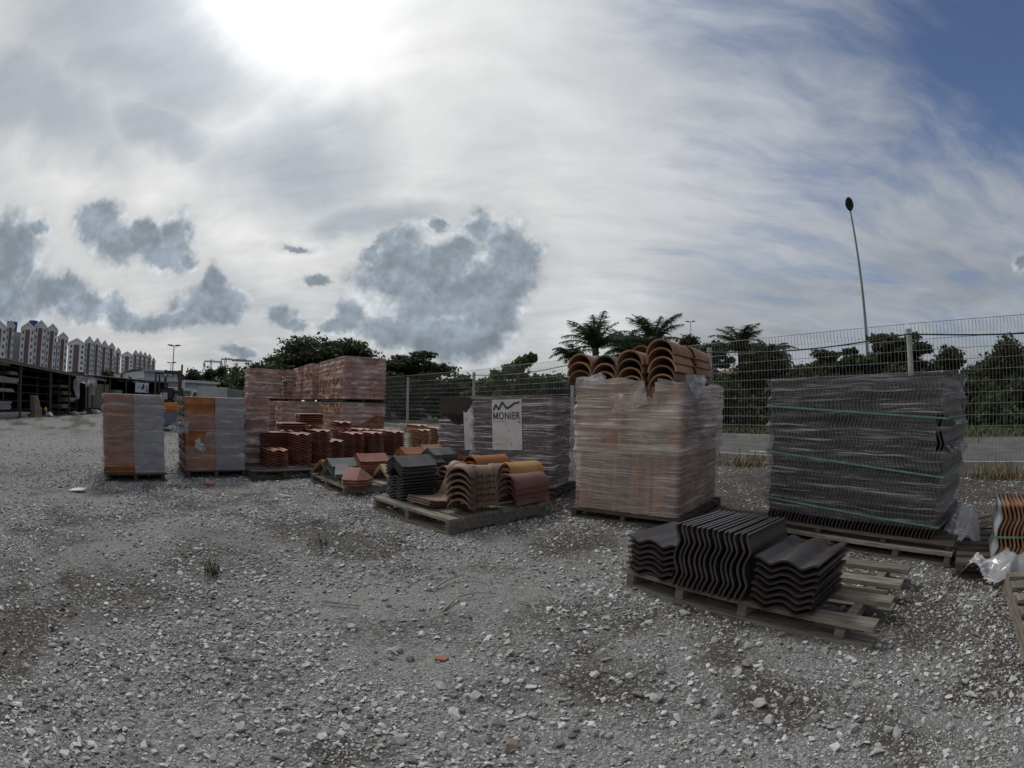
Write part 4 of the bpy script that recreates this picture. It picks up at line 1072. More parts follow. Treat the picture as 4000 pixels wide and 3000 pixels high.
# ---- right: long dark wrapped stack of tiles on two pallets
O, x, y, rz = basis((1.955, 3.44), (0.462, -0.887))
pallet('lower pallet under the long dark wrapped tile stack', O - y * .05 - x * .0, x, 1.62, 0.98, 0.0, 0.022, 0.045, boards=6, bw=.11, xs=[.03, .62, 1.18, 1.59], bottom=2, m=M_WOOD)
pallet('upper pallet carrying the long dark wrapped tile stack', O - y * .02 + x * .01, x, 1.60, 0.92, 0.0915, 0.018, 0.035, boards=7, bw=.10, xs=[.03, .5, 1.05, 1.57], bottom=0, m=M_WOOD_DARK)
dz = 0.0915 + .053
O_W = 1.52
t = thing('wrapped_tile_stack', 'long stack of dark tiles on edge in shiny film with three green straps', 'tile stack', (O.x, O.y, dz), rz)
for lay_ in range(3):
    for k in range(46):
        for d_ in range(2):
            o = link('roof_tile', TILE_DARK33, t)
            o.matrix_local = frame((0, 0, 1), (0, 1, 0), (-1, 0, 0), (.04 + k * .0313 + jit(.002) + (.012 if lay_ == 1 else 0), d_ * .43 + jit(.006), lay_ * .347 + jit(.003) + .002))
def dark_bulge(S, Z, nx, ny):
    return np.abs(nx) * 0.028 * (np.cos(2 * PI * (Z - 0.015) / 0.172) * 0.9 + .3) + 0.0
film(t, .0, 1.475, -.012, .87, .07, 1.055, F_DARK, dark_bulge, 0.013, 3, 100, drop=lambda a, b_, c: (a > 1.395 and .58 + .05 * math.sin(c * 40 + b_ * 30) < c < .80 + .05 * math.sin(b_ * 25) and b_ < .25 and abs(c - .70) > .012))
band(t, 0, 1.475, -.012, .87, .86, .765); band(t, 0, 1.475, -.012, .87, .52, .405); band(t, 0, 1.475, -.012, .87, .17, .09)

# ---- middle: big wrapped load of barrel tiles
O, x, y, rz = basis((0.585, 4.50), (0.76, -0.65))
pallet('pallet under the big film-wrapped load of barrel tiles', O - x * .03 - y * .03, x, 1.06, 1.22, 0.0, 0.02, 0.045, boards=7, bw=.10, xs=[.03, .53, 1.03], bottom=3, m=M_WOOD_DARK)
dz = .087
t = thing('wrapped_tile_stack', 'tall hazy film-wrapped load of standing terracotta barrel tiles', 'tile stack', (O.x, O.y, dz), rz)
BAR_V = [barrel_mesh('barrel_tile', mm, r_, .53, .012, 9, PI * .95, .92) for mm in (M_TERRA, M_BROWN_TILE, M_ORANGE) for r_ in (.085, .075)]
def stand(px_, py_, zz, face, k):
    """A barrel tile on end, its round back turned to face."""
    o = link('barrel_tile', BAR_V[k], t)
    f = Vector((face[0], face[1], 0)); s = Vector((0, 0, 1)).cross(f) * 1
    # tile x -> s, tile y -> up, tile z -> f
    o.matrix_local = frame(s * -1 if (s.cross(Vector((0, 0, 1)))).dot(f) < 0 else s, (0, 0, 1), f, (px_, py_, zz))
for lv in range(2):
    zz = .005 + lv * .55
    px_ = .05
    while px_ < .97:
        if random.random() < .22:
            stand(px_ + .045, .075, zz, (0, -1), random.choice((0, 2, 4))); px_ += .15
        else:
            stand(px_ - .05, .09, zz + jit(.008), (1, 0), random.choice((0, 1, 2, 3, 3, 1))); px_ += .036
    py_ = .10
    while py_ < 1.10:
        for xx, fx in ((.895, 1), (.085, -1)):
            stand(xx, py_ + .05, zz, (fx, 0), random.choice((0, 1, 2, 3)))
        py_ += .155
    for xx in np.arange(.1, .95, .155): stand(xx, 1.06, zz, (0, 1), random.choice((0, 1, 2)))
    MB().box(.20, .80, .20, .97, zz, zz + .52).build('inner_tiles', M_TERRA, t)
film(t, -.005, 1.0, -.01, 1.15,   .01, .60, F_LOW, None, .010, 21, 60, top=False)
film(t, -.012, 1.01, -.018, 1.16, .52, 1.16, F_CLEAR, lambda S, Z, nx, ny: .012 + .012 * np.sin(S * 7) * (Z > .9), .020, 24, 70, top=False, name='stretch_film',
     sag=lambda a, b_: 1.175 - .05 * a + .02 * math.sin(b_ * 9) + .012 * math.sin(a * 17), drop=lambda a, b_, c: (.66 + .04 * math.sin(c * 30) < a < .80 - (1.13 - c) * .25 and c > .95 + .05 * math.sin(a * 20) and b_ < .05))
def crumple(w, h, seed, m, parent=None, name='torn_film', nx=26, ny=18, amp=.02, keep=None):
    X, Y = np.meshgrid(np.linspace(0, w, nx), np.linspace(0, h, ny))
    rid = lambda a: 1 - np.abs(2 * a - 1)
    Z = amp * (rid(fbm(X, Y, 3.0 / max(w, h), seed, 2)) * 2 + rid(fbm(X + Y * .6, Y - X * .3, 8.0 / max(w, h), seed + 5, 2)) * .8 - 1.3)
    v = np.stack([X + amp * .5 * (fbm(X, Y, 9, seed + 3) - .5), Y + amp * .5 * (fbm(X, Y, 9, seed + 4) - .5), Z], 2)
    f = []
    for i in range(ny - 1):
        for j in range(nx - 1):
            if keep is None or keep((j + .5) / nx, (i + .5) / ny): f.append((i * nx + j, i * nx + j + 1, (i + 1) * nx + j + 1, (i + 1) * nx + j))
    return link(name, np_mesh(name, v.reshape(-1, 3), np.array(f), m), parent)
o = crumple(.26, .19, 5, F_BAG, t, 'torn_flap', amp=.012, keep=lambda a, b_: b_ > abs(a - .55) * 1.5 - .1 + .08 * math.sin(a * 19)); o.matrix_local = frame((.35, .93, 0), (0, 0, 1), (.93, -.35, 0), (1.025, .05, .985))
o = crumple(.20, .20, 8, F_BAG, t, 'torn_flap', amp=.012, keep=lambda a, b_: abs(a - b_) < .33); o.matrix_local = frame((.9, -.1, -.42), (.42, 0, .9), (.1, -1, 0), (.06, -.035, 1.10))
o = crumple(.34, .16, 9, F_CLEAR, t, 'torn_flap', amp=.014, keep=lambda a, b_: b_ < .8 + .15 * math.sin(a * 9)); o.matrix_local = frame((.97, 0, .22), (-.22, 0, .97), (0, -1, 0), (.40, -.04, .86))
# loose barrel tiles lying on top
BAR = {m_.name: barrel_mesh('barrel_tile', m_, .131, .47, .014, 14, PI, .90) for m_ in (M_TERRA, M_BROWN_TILE)}
tz = dz + 1.10
cols = ((.02, .0, 3, 1.20 - dz + .02, .075), (.265, .02, 4, 1.13 - dz, .072), (.535, -.02, 4, 1.155 - dz, .072), (.83, -.03, 5, 1.16 - dz, .072))
names = ('leftmost', 'second', 'third', 'rightmost')
for c, (cx, cy, n, zz, st) in enumerate(cols):
    for row in range(2):
        for k in range(n - (1 if row and c < 3 else 0)):
            s_ = 1.0
            p = O + x * (cx + jit(.006) + row * .012) + y * (cy + row * .52 + jit(.012) + (n - k) * .006) + Vector((0, 0, dz + zz + k * st - .02))
            a = jit(.03) + (.05 if c == 0 else 0)
            xx = x * math.cos(a) + y * math.sin(a); yy = -x * math.sin(a) + y * math.cos(a)
            lay('barrel_tile', BAR['terracotta' if (k + c) % 4 else 'brown_concrete'], 'terracotta barrel tile, %s, %s pile, %s row on the load' % (nth(n - (1 if row and c < 3 else 0) - 1 - k, n - (1 if row and c < 3 else 0), 'top', 'bottom'), names[c], ('front', 'back')[row]), 'barrel tile', frame(xx, yy, Zt, p), '%s %s pile of barrel tiles on the load' % (names[c], ('front', 'back')[row]))
p = O + x * .42 + y * .45 + Vector((0, 0, 1.445)); lay('barrel_tile', BAR['terracotta'], 'single terracotta barrel tile lying across the tops of the second and third piles', 'barrel tile', frame(x, y, Zt, p), 'single barrel tile on top')

# ---- plum-coloured wrapped stack with the printed sheet
def printed_sheet(parent, M, w, h, torn=False):
    m_ = mat('printed_sheet', (0.50, 0.49, 0.48), (0.60, 0.59, 0.58), 5, 0.5, 0.15, 20, 0.4)
    nx, ny = 20, 28; X, Y = np.meshgrid(np.linspace(0, w, nx), np.linspace(0, h, ny)); Z = .003 * (fbm(X, Y, 9, 81) - .5) + (.012 * (fbm(X, Y, 6, 82) - .5) if torn else 0)
    if torn: Y = Y - (Y > h * .8) * .03 * np.sin(X * 40) - np.maximum(0, Y - h * .6) * .35 * (np.abs(X / w - .5) ** 2)
    f = [(i * nx + j, i * nx + j + 1, (i + 1) * nx + j + 1, (i + 1) * nx + j) for i in range(ny - 1) for j in range(nx - 1)]
    s_ = link('label_sheet', np_mesh('label_sheet', np.stack([X, Y, Z], 2).reshape(-1, 3), np.array(f), m_), parent); s_.matrix_local = M
    ink = mat('dark_grey_ink', (0.03, 0.03, 0.032), (0.045, 0.045, 0.047), 5, 0.6)
    pts = [(.07, .80), (.14, .895), (.24, .805), (.36, .945), (.50, .83)] + [(.50 + .08 * math.sin(a), .83 + .0 - .0 * a + .018 - .018 * math.cos(a)) for a in np.linspace(.3, 1.4, 4)] + [(.66, .87), (.76, .92), (.92, .935)]
    mb = MB(); P_ = [Vector((a * w, b_ * h, .006)) for a, b_ in pts]
    tk = .016 * w / .3
    for i in range(len(P_) - 1):
        d = (P_[i + 1] - P_[i]); e = d.normalized() * tk * .35; nn = Vector((-d.y, d.x, 0)).normalized() * tk / 2
        mb.add([P_[i] - e - nn, P_[i + 1] + e - nn, P_[i + 1] + e + nn, P_[i] - e + nn], [(0, 1, 2, 3)])
    if torn:
        mb = MB()
        for a, b_ in (((.40, .62), (.55, .80)), ((.55, .80), (.72, .60))):
            A, B_ = Vector((a[0] * w, a[1] * h, .014)), Vector((b_[0] * w, b_[1] * h, .014)); d = B_ - A; nn = Vector((-d.y, d.x, 0)).normalized() * .012
            mb.add([A - nn, B_ - nn, B_ + nn, A + nn], [(0, 1, 2, 3)])
        mb.build('logo', ink, s_); return s_
    mb.build('logo', ink, s_)
    cu = bpy.data.curves.new('lettering', 'FONT'); cu.body = 'ONIER'; cu.size = 1.0; cu.offset = 0.006; cu.space_character = 1.1; cu.resolution_u = 3
    tmp = bpy.data.objects.new('lettering', cu); COL.objects.link(tmp)
    bpy.context.view_layer.update()
    me = bpy.data.meshes.new_from_object(tmp.evaluated_get(bpy.context.evaluated_depsgraph_get()))
    bpy.data.objects.remove(tmp)
    co = np.zeros(len(me.vertices) * 3); me.vertices.foreach_get('co', co); co = co.reshape(-1, 3)
    lo, hi = co.min(0), co.max(0); co = (co - lo) / np.maximum(hi - lo, 1e-6)
    co[:, 0] = .245 * w + co[:, 0] * w * .70; co[:, 1] = .605 * h + co[:, 1] * .15 * h; co[:, 2] = .0065
    me.vertices.foreach_set('co', co.ravel().astype(np.float32)); me.materials.clear(); me.materials.append(ink); me.update()
    link('lettering', me, s_)
    mm = MB(); y0_, y1_ = .605 * h, .755 * h; sw_ = .030 * w
    for (a, ya), (b_, yb) in (((.065, y0_), (.065, y1_)), ((.065, y1_), (.130, y0_ + .02 * h)), ((.130, y0_ + .02 * h), (.195, y1_)), ((.195, y1_), (.195, y0_))):
        mm.add([(a * w - sw_ / 2, ya, .0065), (a * w + sw_ / 2, ya, .0065), (b_ * w + sw_ / 2, yb, .0065), (b_ * w - sw_ / 2, yb, .0065)], [(0, 1, 2, 3)])
    mm.build('letter', ink, s_)
    g = mat('pale_grey_ink', (0.22, 0.22, 0.22), (0.28, 0.28, 0.28), 5, 0.6)
    sm = MB()
    for k in range(14): 
        a = .05 + k * .031 + (.02 if k > 8 else 0); sm.box(a * w, (a + .018) * w, .560 * h, .575 * h, .0062, .0066)
    c = Vector((.92 * w, .555 * h, .0066)); n5 = [c + Vector((math.cos(PI / 2 + 2 * PI * k / 5), math.sin(PI / 2 + 2 * PI * k / 5), 0)) * .042 * w for k in range(5)]
    sm.add(n5, [(0, 1, 2, 3, 4)])
    for k in range(5): sm.box((.06 + .17 * k) * w, (.085 + .17 * k) * w, .215 * h, .228 * h, .0062, .0066)
    sm.box(.62 * w, .66 * w, .125 * h, .14 * h, .0062, .0066).box(.635 * w, .65 * w, .07 * h, .12 * h, .0062, .0066)
    sm.box(.06 * w, .24 * w, .108 * h, .120 * h, .0062, .0066).box(.56 * w, .60 * w, .36 * h, .385 * h, .0062, .0066)
    tag(sm.build('small_print', g, s_), kind='stuff')
    return s_
def edge_stack(label, o, xd, W, n_d, dz, tile, filmmat, layers=3, lh=.337, pl=None, W_pad=.03, filmz=(.04, 1.03), seed=40, step=.0335, drop=None, top=True, plabel=''):
    O, x, y, rz = basis(o, xd)
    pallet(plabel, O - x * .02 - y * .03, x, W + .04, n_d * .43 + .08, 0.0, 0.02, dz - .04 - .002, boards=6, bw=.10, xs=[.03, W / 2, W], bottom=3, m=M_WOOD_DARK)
    t = thing('wrapped_tile_stack', label, 'tile stack', (O.x, O.y, dz), rz)
    for la in range(layers):
        for k in range(int((W - .05) / step)):
            for d_ in range(n_d):
                o_ = link('roof_tile', tile, t)
                o_.matrix_local = frame((0, 0, 1), (0, 1, 0), (-1, 0, 0), (.045 + k * step + jit(.002), d_ * .43 + jit(.006), la * lh + jit(.003) + .002))
    film(t, 0, W, -.014, n_d * .43 + .01, filmz[0], filmz[1], filmmat, lambda S, Z, nx, ny: (np.abs(nx) * .8 + .1) * .024 * (np.cos(2 * PI * (Z - .03) / (lh / 2)) * .9 + .2), .012, seed, 90, drop=drop, top=top)
    return t, O, x, y
t, O, x, y = edge_stack('plum-brown wrapped tile stack with a white printed sheet under its film', (-.46, 5.72), (.919, -.394), .985, 2, .085, TILE_PURP33, F_PURP, plabel='pallet under the plum-brown wrapped stack with the printed sheet')
printed_sheet(t, frame((1, 0, .03), (-.03, 0, 1), (0, -1, 0), (.285, -.025, .43)), .355, .555)
q = far(1714, 1580, 7.3)
t, O2, x2, y2 = edge_stack('dark wrapped stack with its film torn open at the top and a ripped sheet', (q.x, q.y), (.919, -.394), .98, 1, .085, TILE_DARK33, F_PURP, seed=46, filmz=(.04, .83), top=False, drop=lambda a, b_, c: c > .70 + .06 * math.sin(a * 14) and b_ < .1, plabel='pallet under the dark torn wrapped stack')
MB().box(.02, .96, -.014, .42, 1.012, 1.030).box(.02, .96, -.018, -.014 + .003, .80, 1.012).build('cover_sheet', mat('brown_board', (0.035, 0.026, 0.024), (0.05, 0.038, 0.034), 4, 0.6, .2, 40, .3), t)
printed_sheet(t, frame((1, 0, .05), (-.05, 0, 1), (0, -1, 0), (.46, -.046, .30)), .40, .56, True)

# ---- left: two pale wrapped stacks, orange tiles on one half and grey on the other
def two_tone(label, o, xd, W, filmdrop, seed, plabel):
    O, x, y, rz = basis(o, xd)
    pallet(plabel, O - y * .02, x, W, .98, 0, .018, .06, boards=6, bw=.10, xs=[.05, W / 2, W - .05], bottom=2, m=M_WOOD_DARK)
    dz = .098
    t = thing('wrapped_tile_stack', label, 'tile stack', (O.x, O.y, dz), rz)
    x0 = (W - .85) / 2
    for la in range(3):
        for col, me in ((0, TILE_ORANGE), (1, TILE_GREY)):
            for k in range(5):
                o_ = link('roof_tile', me, t)
                o_.matrix_local = frame((0, 0, 1), (1, 0, 0), (0, 1, 0), (x0 + col * .426 + jit(.004), .03 + k * .034 + jit(.002), la * .308 - .0 + jit(.002)))
    rest = MB(); 
    for la in range(3):
        for col in (0, 1):
            for k in range(5, 27):
                X_ = x0 + col * .426
                zz = [la * .308 + .3 * i / 8 for i in range(9)]; w_ = [.021 * (1 - math.cos(2 * PI * 2 * (i / 8 - .04))) for i in range(9)]
                for i in range(8):
                    ya, yb = .03 + k * .034 + w_[i], .03 + k * .034 + w_[i + 1]
                    rest.add([(X_, ya, zz[i]), (X_ + .418, ya, zz[i]), (X_ + .418, yb, zz[i + 1]), (X_, yb, zz[i + 1]), (X_, ya + .013, zz[i]), (X_ + .418, ya + .013, zz[i]), (X_ + .418, yb + .013, zz[i + 1]), (X_, yb + .013, zz[i + 1])], [(0, 1, 2, 3), (7, 6, 5, 4), (0, 3, 7, 4), (1, 5, 6, 2), (3, 2, 6, 7)])
    tag(rest.build('inner_tiles', M_BROWN_TILE, t), kind='stuff')
    film(t, x0 - .004, x0 + .85, -.002, .96, .0, .945, F_GREYB, lambda S, Z, nx, ny: (np.abs(ny) * .014 + np.abs(nx) * .018) * (np.cos(2 * PI * (Z - .0) / .155)), .008, seed, 70, drop=filmdrop)
    return t, O, x, y
t1, O1, x1_, y1_ = two_tone('left wrapped stack, half orange and half grey, bottom orange tiles bare', (-4.80, 4.34), (.677, .735), .875, lambda a, b_, c: a < .44 and c < .085 and b_ < .2, 61, 'pallet under the left orange and grey stack')
o = crumple(.10, .08, 14, F_BAG, t1, 'torn_film', amp=.02); o.matrix_local = frame((1, 0, 0), (0, 0, 1), (0, -1, 0), (.80, -.03, .90))
t2, O2_, x2_, y2_ = two_tone('right wrapped stack, half orange and half grey, top orange tiles and a torn patch bare', (-4.15, 5.32), (.707, .707), .91, lambda a, b_, c: b_ < .2 and ((a < .455 and c > .745 + .02 * math.sin(a * 30)) or (a < .33 - (.50 - c) * .5 and .31 < c < .50)), 67, 'pallet under the right orange and grey stack')
o = crumple(.11, .19, 15, F_BAG, t2, 'torn_flap', amp=.02, keep=lambda a, b_: a + .25 > abs(b_ - .5) * 1.3); o.matrix_local = frame((.75, 0, .66), (-.5, 0, .86), (0, -1, 0), (.23, -.035, .21))
o = crumple(.24, .17, 16, F_BAG, t2, 'torn_film', amp=.05, keep=lambda a, b_: b_ < .55 + .4 * a); o.matrix_local = frame((1, .1, -.15), (.15, 0, 1), (0, -1, 0), (-.20, -.03, .50))

# ------------------------------------------------------------------ tall double row of shrink-wrapped brick-coloured tile pallets
COURSE_M = [mat('clay_course_a', (0.22, 0.10, 0.058), (0.33, 0.165, 0.095), 6, 0.8, 0.3, 60, 0.25, 0.22), mat('clay_course_b', (0.19, 0.08, 0.055), (0.28, 0.13, 0.085), 6, 0.8, 0.3, 60, 0.25, 0.22)]
def bale(label, c, xd, W, D, z, H, seed, courses=8, plabel=None, clear=0.0):
    """c: front left corner in plan."""
    O, x, y, rz = basis(c, xd); r = random.Random(seed)
    if plabel: 
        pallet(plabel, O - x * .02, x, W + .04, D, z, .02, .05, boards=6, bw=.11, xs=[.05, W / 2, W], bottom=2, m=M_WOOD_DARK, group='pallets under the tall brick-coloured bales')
        z += .092
    t = thing('wrapped_tile_bale', label, 'tile pallet', (O.x, O.y, z), rz)
    ch = (H - (.092 if plabel else 0)) / courses
    for k in range(courses):
        mb = MB(); n = int(W / .095); sh = r.uniform(-.02, .02); z0, z1 = k * ch + .004, (k + 1) * ch - .004
        for i in range(n):
            a = W * i / n; b_ = W * (i + 1) / n - .006
            j0, j1 = r.uniform(-.008, .012), r.uniform(-.012, .012)
            if i == 0: a += sh + r.uniform(-.03, .02)
            if i == n - 1: b_ += sh
            if i in (0, n - 1):
                nd = int(D / .12)
                for q in range(nd):
                    e = r.uniform(-.035, .02) if i == 0 else r.uniform(-.01, .015)
                    mb.box(a + (e if i == 0 else 0), b_ + (e if i else 0), D * q / nd + (j0 if q == 0 else 0), D * (q + 1) / nd - .006, z0 + r.uniform(0, .004), z1)
            else: mb.box(a, b_, j0, D + j1, z0 + r.uniform(0, .004), z1 - r.uniform(0, .004))
        mb.build('tile_course', COURSE_M[k % 2], t)
    hh = courses * ch
    film(t, -.035, W + .02, -.02, D + .02, .0, hh + .012, F_MAUVE, lambda S, Z, nx, ny: np.abs(nx) * (nx < 0) * .055 * (fbm(S * .8, Z * 5, 1.6, seed + 3, 3) - .55) + .010 * np.cos(2 * PI * Z / ch), .020, seed, 60,
         drop=(lambda a, b_, c_: clear and c_ < clear * hh + .12 * math.sin(a * 5 + seed) and b_ < .1) if clear else None)
    return t
RD = Vector((0.58, -0.81, 0)).normalized()   # the row runs along the fence
XD = (0.81, 0.58)
def corner(px, D): p = far(px, 1570, D); return (p.x, p.y)
PLB = 'pallet between the lower and upper bales'
# upper row, near to far
XE = (.80, .60)
bale('nearest upper bale, largest of the brick-coloured bales, at the right end', corner(1343, 12.35), XE, 1.09, 2.35, 1.04, 1.11, 301, 8, 'pallet under the nearest upper brick-coloured bale')
bale('upper bale second from the right, mostly hidden by the largest one', corner(1217, 14.95), XE, 1.0, 1.0, 1.04, 1.10, 303, 8, 'pallet under the second upper brick-coloured bale')
bale('upper bale third from the right in the brick-coloured row', corner(1172, 16.15), XE, 1.0, 1.0, 1.04, 1.07, 304, 8, 'pallet under the third upper brick-coloured bale')
bale('upper bale fourth from the right in the brick-coloured row', corner(1122, 17.35), XE, 1.0, 1.0, 1.04, 1.05, 305, 8, 'pallet under the fourth upper brick-coloured bale')
bale('leftmost upper bale of the brick-coloured row, standing apart', corner(970, 16.9), XE, 1.12, 1.0, 1.04, 1.03, 306, 8, 'pallet under the leftmost upper brick-coloured bale')
# lower row
bale('lower bale at the right end, under the largest bale', corner(1343, 12.40), XE, 1.09, 2.35, 0, 1.03, 311, 8, 'pallet on the gravel under the right lower bale', .55)
bale('wide lower bale in the middle with its film torn along the bottom', corner(1103, 14.4), XE, 1.42, 1.0, 0, 1.03, 312, 8, 'pallet on the gravel under the wide middle bale', .38)
bale('lower bale under the second upper bale, mostly hidden', corner(1225, 14.98), XE, 1.0, 1.0, 0, 1.03, 316, 8, 'pallet on the gravel under the mostly hidden lower bale')
bale('narrow lower bale left of the wide middle bale', corner(1050, 15.6), XE, 1.0, 1.0, 0, 1.03, 313, 8, 'pallet on the gravel under the narrow lower bale')
bale('second narrow lower bale from the left', corner(1016, 16.8), XE, 1.0, 1.0, 0, 1.03, 314, 8, 'pallet on the gravel under the second narrow lower bale')
bale('leftmost lower bale of the brick-coloured row', corner(985, 18.0), XE, 1.0, 1.0, 0, 1.03, 315, 8, 'pallet on the gravel under the leftmost lower bale')
o_ = corner(955, 7.5)
bale('dark plum wrapped bale just behind the right orange and grey stack', o_, (.80, .6), .36, .8, 0, 1.04, 320, 6, 'pallet under the dark plum bale behind the orange and grey stack')

# ------------------------------------------------------------------ field of loose red roof tiles on pallets
xa = Vector((.707, .707, 0)); ya = Vector((-.707, .707, 0))    # tile width and tile length
def red_stack(px, py, n, lab, me=None, turn=False, step=.035, z=.125, back=0.0, dx=0.0, top=None, name='roof_tile'):
    p = ground(px, py, .125); O = Vector((p.x, p.y, 0)) + ya * back + xa * dx
    X, Y = (ya * -1 + Vector(), xa) if turn else (xa, ya)
    if turn: X, Y = Vector((-.707, .707, 0)) * -1, Vector((.707, .707, 0))
    flat_stack(name, me or TILE_RED, lab, 'tiles: ' + lab.replace('{}', ' '), O, X, Y, 0, 0, z, n, step, wob=.006, yaw=jit(.03))
    return O
red = []
def rs(px, py, n, what, **k):
    red.append(red_stack(px, py, n, what, **k))
rs(1049, 1824, 7, 'bright red roof tile{}short pile at the front left')
rs(1000, 1800, 13, 'dull red roof tile{}leftmost stack', turn=True)
rs(1145, 1815, 13, 'red roof tile{}second front stack from left')
rs(1226, 1806, 14, 'red roof tile{}third and tallest front stack')
rs(1362, 1790, 12, 'red roof tile{}fourth front stack, right of the gap')
rs(1440, 1785, 12, 'red roof tile{}fifth front stack')
rs(1527, 1776, 12, 'red roof tile{}sixth front stack')
rs(1634, 1762, 12, 'sandy orange roof tile{}pale stack by the grey ridge tiles', me=TILE_SAND)
rs(1700, 1748, 12, 'sandy orange roof tile{}pale stack by the torn dark stack', me=TILE_SAND)
rs(1145, 1815, 13, 'red roof tile{}stack behind the second front stack', back=.46)
rs(1226, 1806, 15, 'red roof tile{}stack behind the tallest front stack', back=.46)
rs(1362, 1790, 13, 'red roof tile{}stack behind the fourth front stack', back=.46)
rs(1440, 1785, 13, 'red roof tile{}stack behind the fifth front stack', back=.46)
rs(1527, 1776, 12, 'red roof tile{}stack behind the sixth front stack', back=.46)
rs(1290, 1800, 9, 'dark red roof tile{}low stack in the gap', back=.10)
# small piles lying crosswise on the stacks
rs(1145, 1815, 3, 'red roof tile{}crosswise on the rear second stack', turn=True, z=.125 + .475, back=.80)
rs(1226, 1806, 5, 'red roof tile{}small crosswise pile topping the rear stacks', turn=True, z=.125 + .545, back=.86)
rs(1362, 1790, 3, 'red roof tile{}loose on the rear fourth stack', z=.125 + .475, back=.55, dx=.05)
rs(1634, 1762, 2, 'pale tile{}loose on the sandy orange stack', me=TILE_SAND, z=.125 + .43, back=.25, dx=.12)
for k, (px, py, L, lab) in enumerate(((985, 1846, .95, 'dark pallet under the left red tile stacks'), (1215, 1822, 1.05, 'dark pallet under the middle red tile stacks'), (1425, 1800, 1.0, 'dark pallet under the right red tile stacks'), (1618, 1775, 1.1, 'dark pallet under the sandy orange tile stacks'))):
    p = ground(px, py, .1); pallet(lab, (p.x, p.y), (.707, .707), L, 1.05, 0, .02, .078, boards=7, bw=.11, xs=[.04, L / 2, L - .04], bottom=2, m=M_WOOD_DARK)

# ------------------------------------------------------------------ ridge tiles and hip ends
RIDGE = {k: ridge_mesh('ridge_tile', m_) for k, m_ in dict(grey=M_GREY_TILE, char=M_CHAR_TILE, orange=M_ORANGE, brown=M_BROWN_TILE, red=M_RED_TILE, terra=M_TERRA, cream=M_CREAM_TILE).items()}
def ridge_pile(label, O, x, y, cx, cy, z, n, kind, step=.026, yaw=0.0, group=None):
    """Ridge tiles nested on each other, their long axis along x, apex at cy."""
    for k in range(n):
        a = yaw + jit(.03); xx = x * math.cos(a) + y * math.sin(a); yy = -x * math.sin(a) + y * math.cos(a)
        p = O + x * (cx + jit(.008)) + y * (cy + jit(.006)) + Vector((0, 0, z + .10 + k * step))
        lay('ridge_tile', RIDGE[kind], label.replace(' ridge tile', ' ridge tile, %s,' % nth(n - 1 - k, n, 'top', 'bottom'), 1), 'ridge tile', frame(yy * -1, xx, Zt, p), group or 'ridge tiles: ' + label)
def hip_mesh(name, m, s=.24, h=.13, th=.014, nose=.10):
    """Hip starter: two roof slopes meeting along a ridge that drops to a point at one end."""
    v = [(-s * .8, 0, 0), (0, 0, h), (s * .8, 0, 0), (-s * .8, s * .8, 0), (0, s * .8, h), (s * .8, s * .8, 0), (-s * .45, s * .8 + nose * 1.1, -.0), (s * .45, s * .8 + nose * 1.1, -.0)]
    mb = MB()
    for q in ((0, 1, 4, 3), (1, 2, 5, 4), (3, 4, 6), (4, 5, 7), (4, 7, 6)):
        P_ = [Vector(v[i]) for i in q]; nn = (P_[1] - P_[0]).cross(P_[2] - P_[0]).normalized()
        if nn.z < 0: nn = -nn
        mb.prism(P_, (0, 0, 0), -nn * th)
    return mb.mesh(name, m, 20)
# left pallet with assorted hip ends: x runs towards the camera side, y away to the right
OL, xl, yl, _ = basis((-2.56, 6.01), (.668, -.744))
pallet('pale weathered pallet with assorted hip ends and ridge tiles', OL, xl, 1.13, .93, 0, .02, .062, boards=6, bw=.12, xs=[.04, .55, 1.09], bottom=2, m=M_WOOD)
zl = .105
def hip(label, cx, cy, z, kind, yaw, s=.24, h=.13, n=1, pitch=0):
    me = hip_mesh('hip_end', {'orange': M_TERRA, 'grey': M_GREY_TILE, 'char': M_CHAR_TILE, 'red': M_RED_TILE, 'cream': M_CREAM_TILE, 'brown': M_BROWN_TILE}[kind], s, h)
    for k in range(n):
        a = yaw; X = xl * math.cos(a) + yl * math.sin(a); Y = -xl * math.sin(a) + yl * math.cos(a)
        lay('hip_end', me, label if n == 1 else label.replace(' hip end', ' hip end, %s,' % (('upper' if k else 'lower') if n == 2 else ('lowest', 'middle', 'topmost')[k]), 1), 'hip tile', frame(X, Y, Zt, OL + xl * cx + yl * cy + Vector((0, 0, z + .016 + k * .03))), 'hip ends: ' + label)
hip('rusty orange hip end, left corner of the assorted pallet', .22, .06, zl, 'orange', .5, .22, .15, 2)
ridge_pile('charcoal ridge tile behind the grey hip end', OL, yl, xl * -1, .05, -.50, zl + .02, 5, 'grey', .030, .1)
hip('small pale grey hip end before the charcoal ridges', .78, .05, zl + .06, 'grey', -.5, .19, .10, 2)
hip('red pointed hip end, front corner of the assorted pallet', .98, .10, zl, 'red', -.75, .22, .12, 3)
ridge_pile('dull red ridge tile, back of the assorted pallet', OL, yl, xl * -1, .42, -.52, zl + .04, 6, 'red', .030, -.05)
hip('cream coloured hip end beside the charcoal tile pile', .80, .62, zl, 'cream', .2, .20, .14, 2)
hip('brown hip end behind the dull red ridge pile', .30, .50, zl, 'brown', .3, .2, .12, 2)
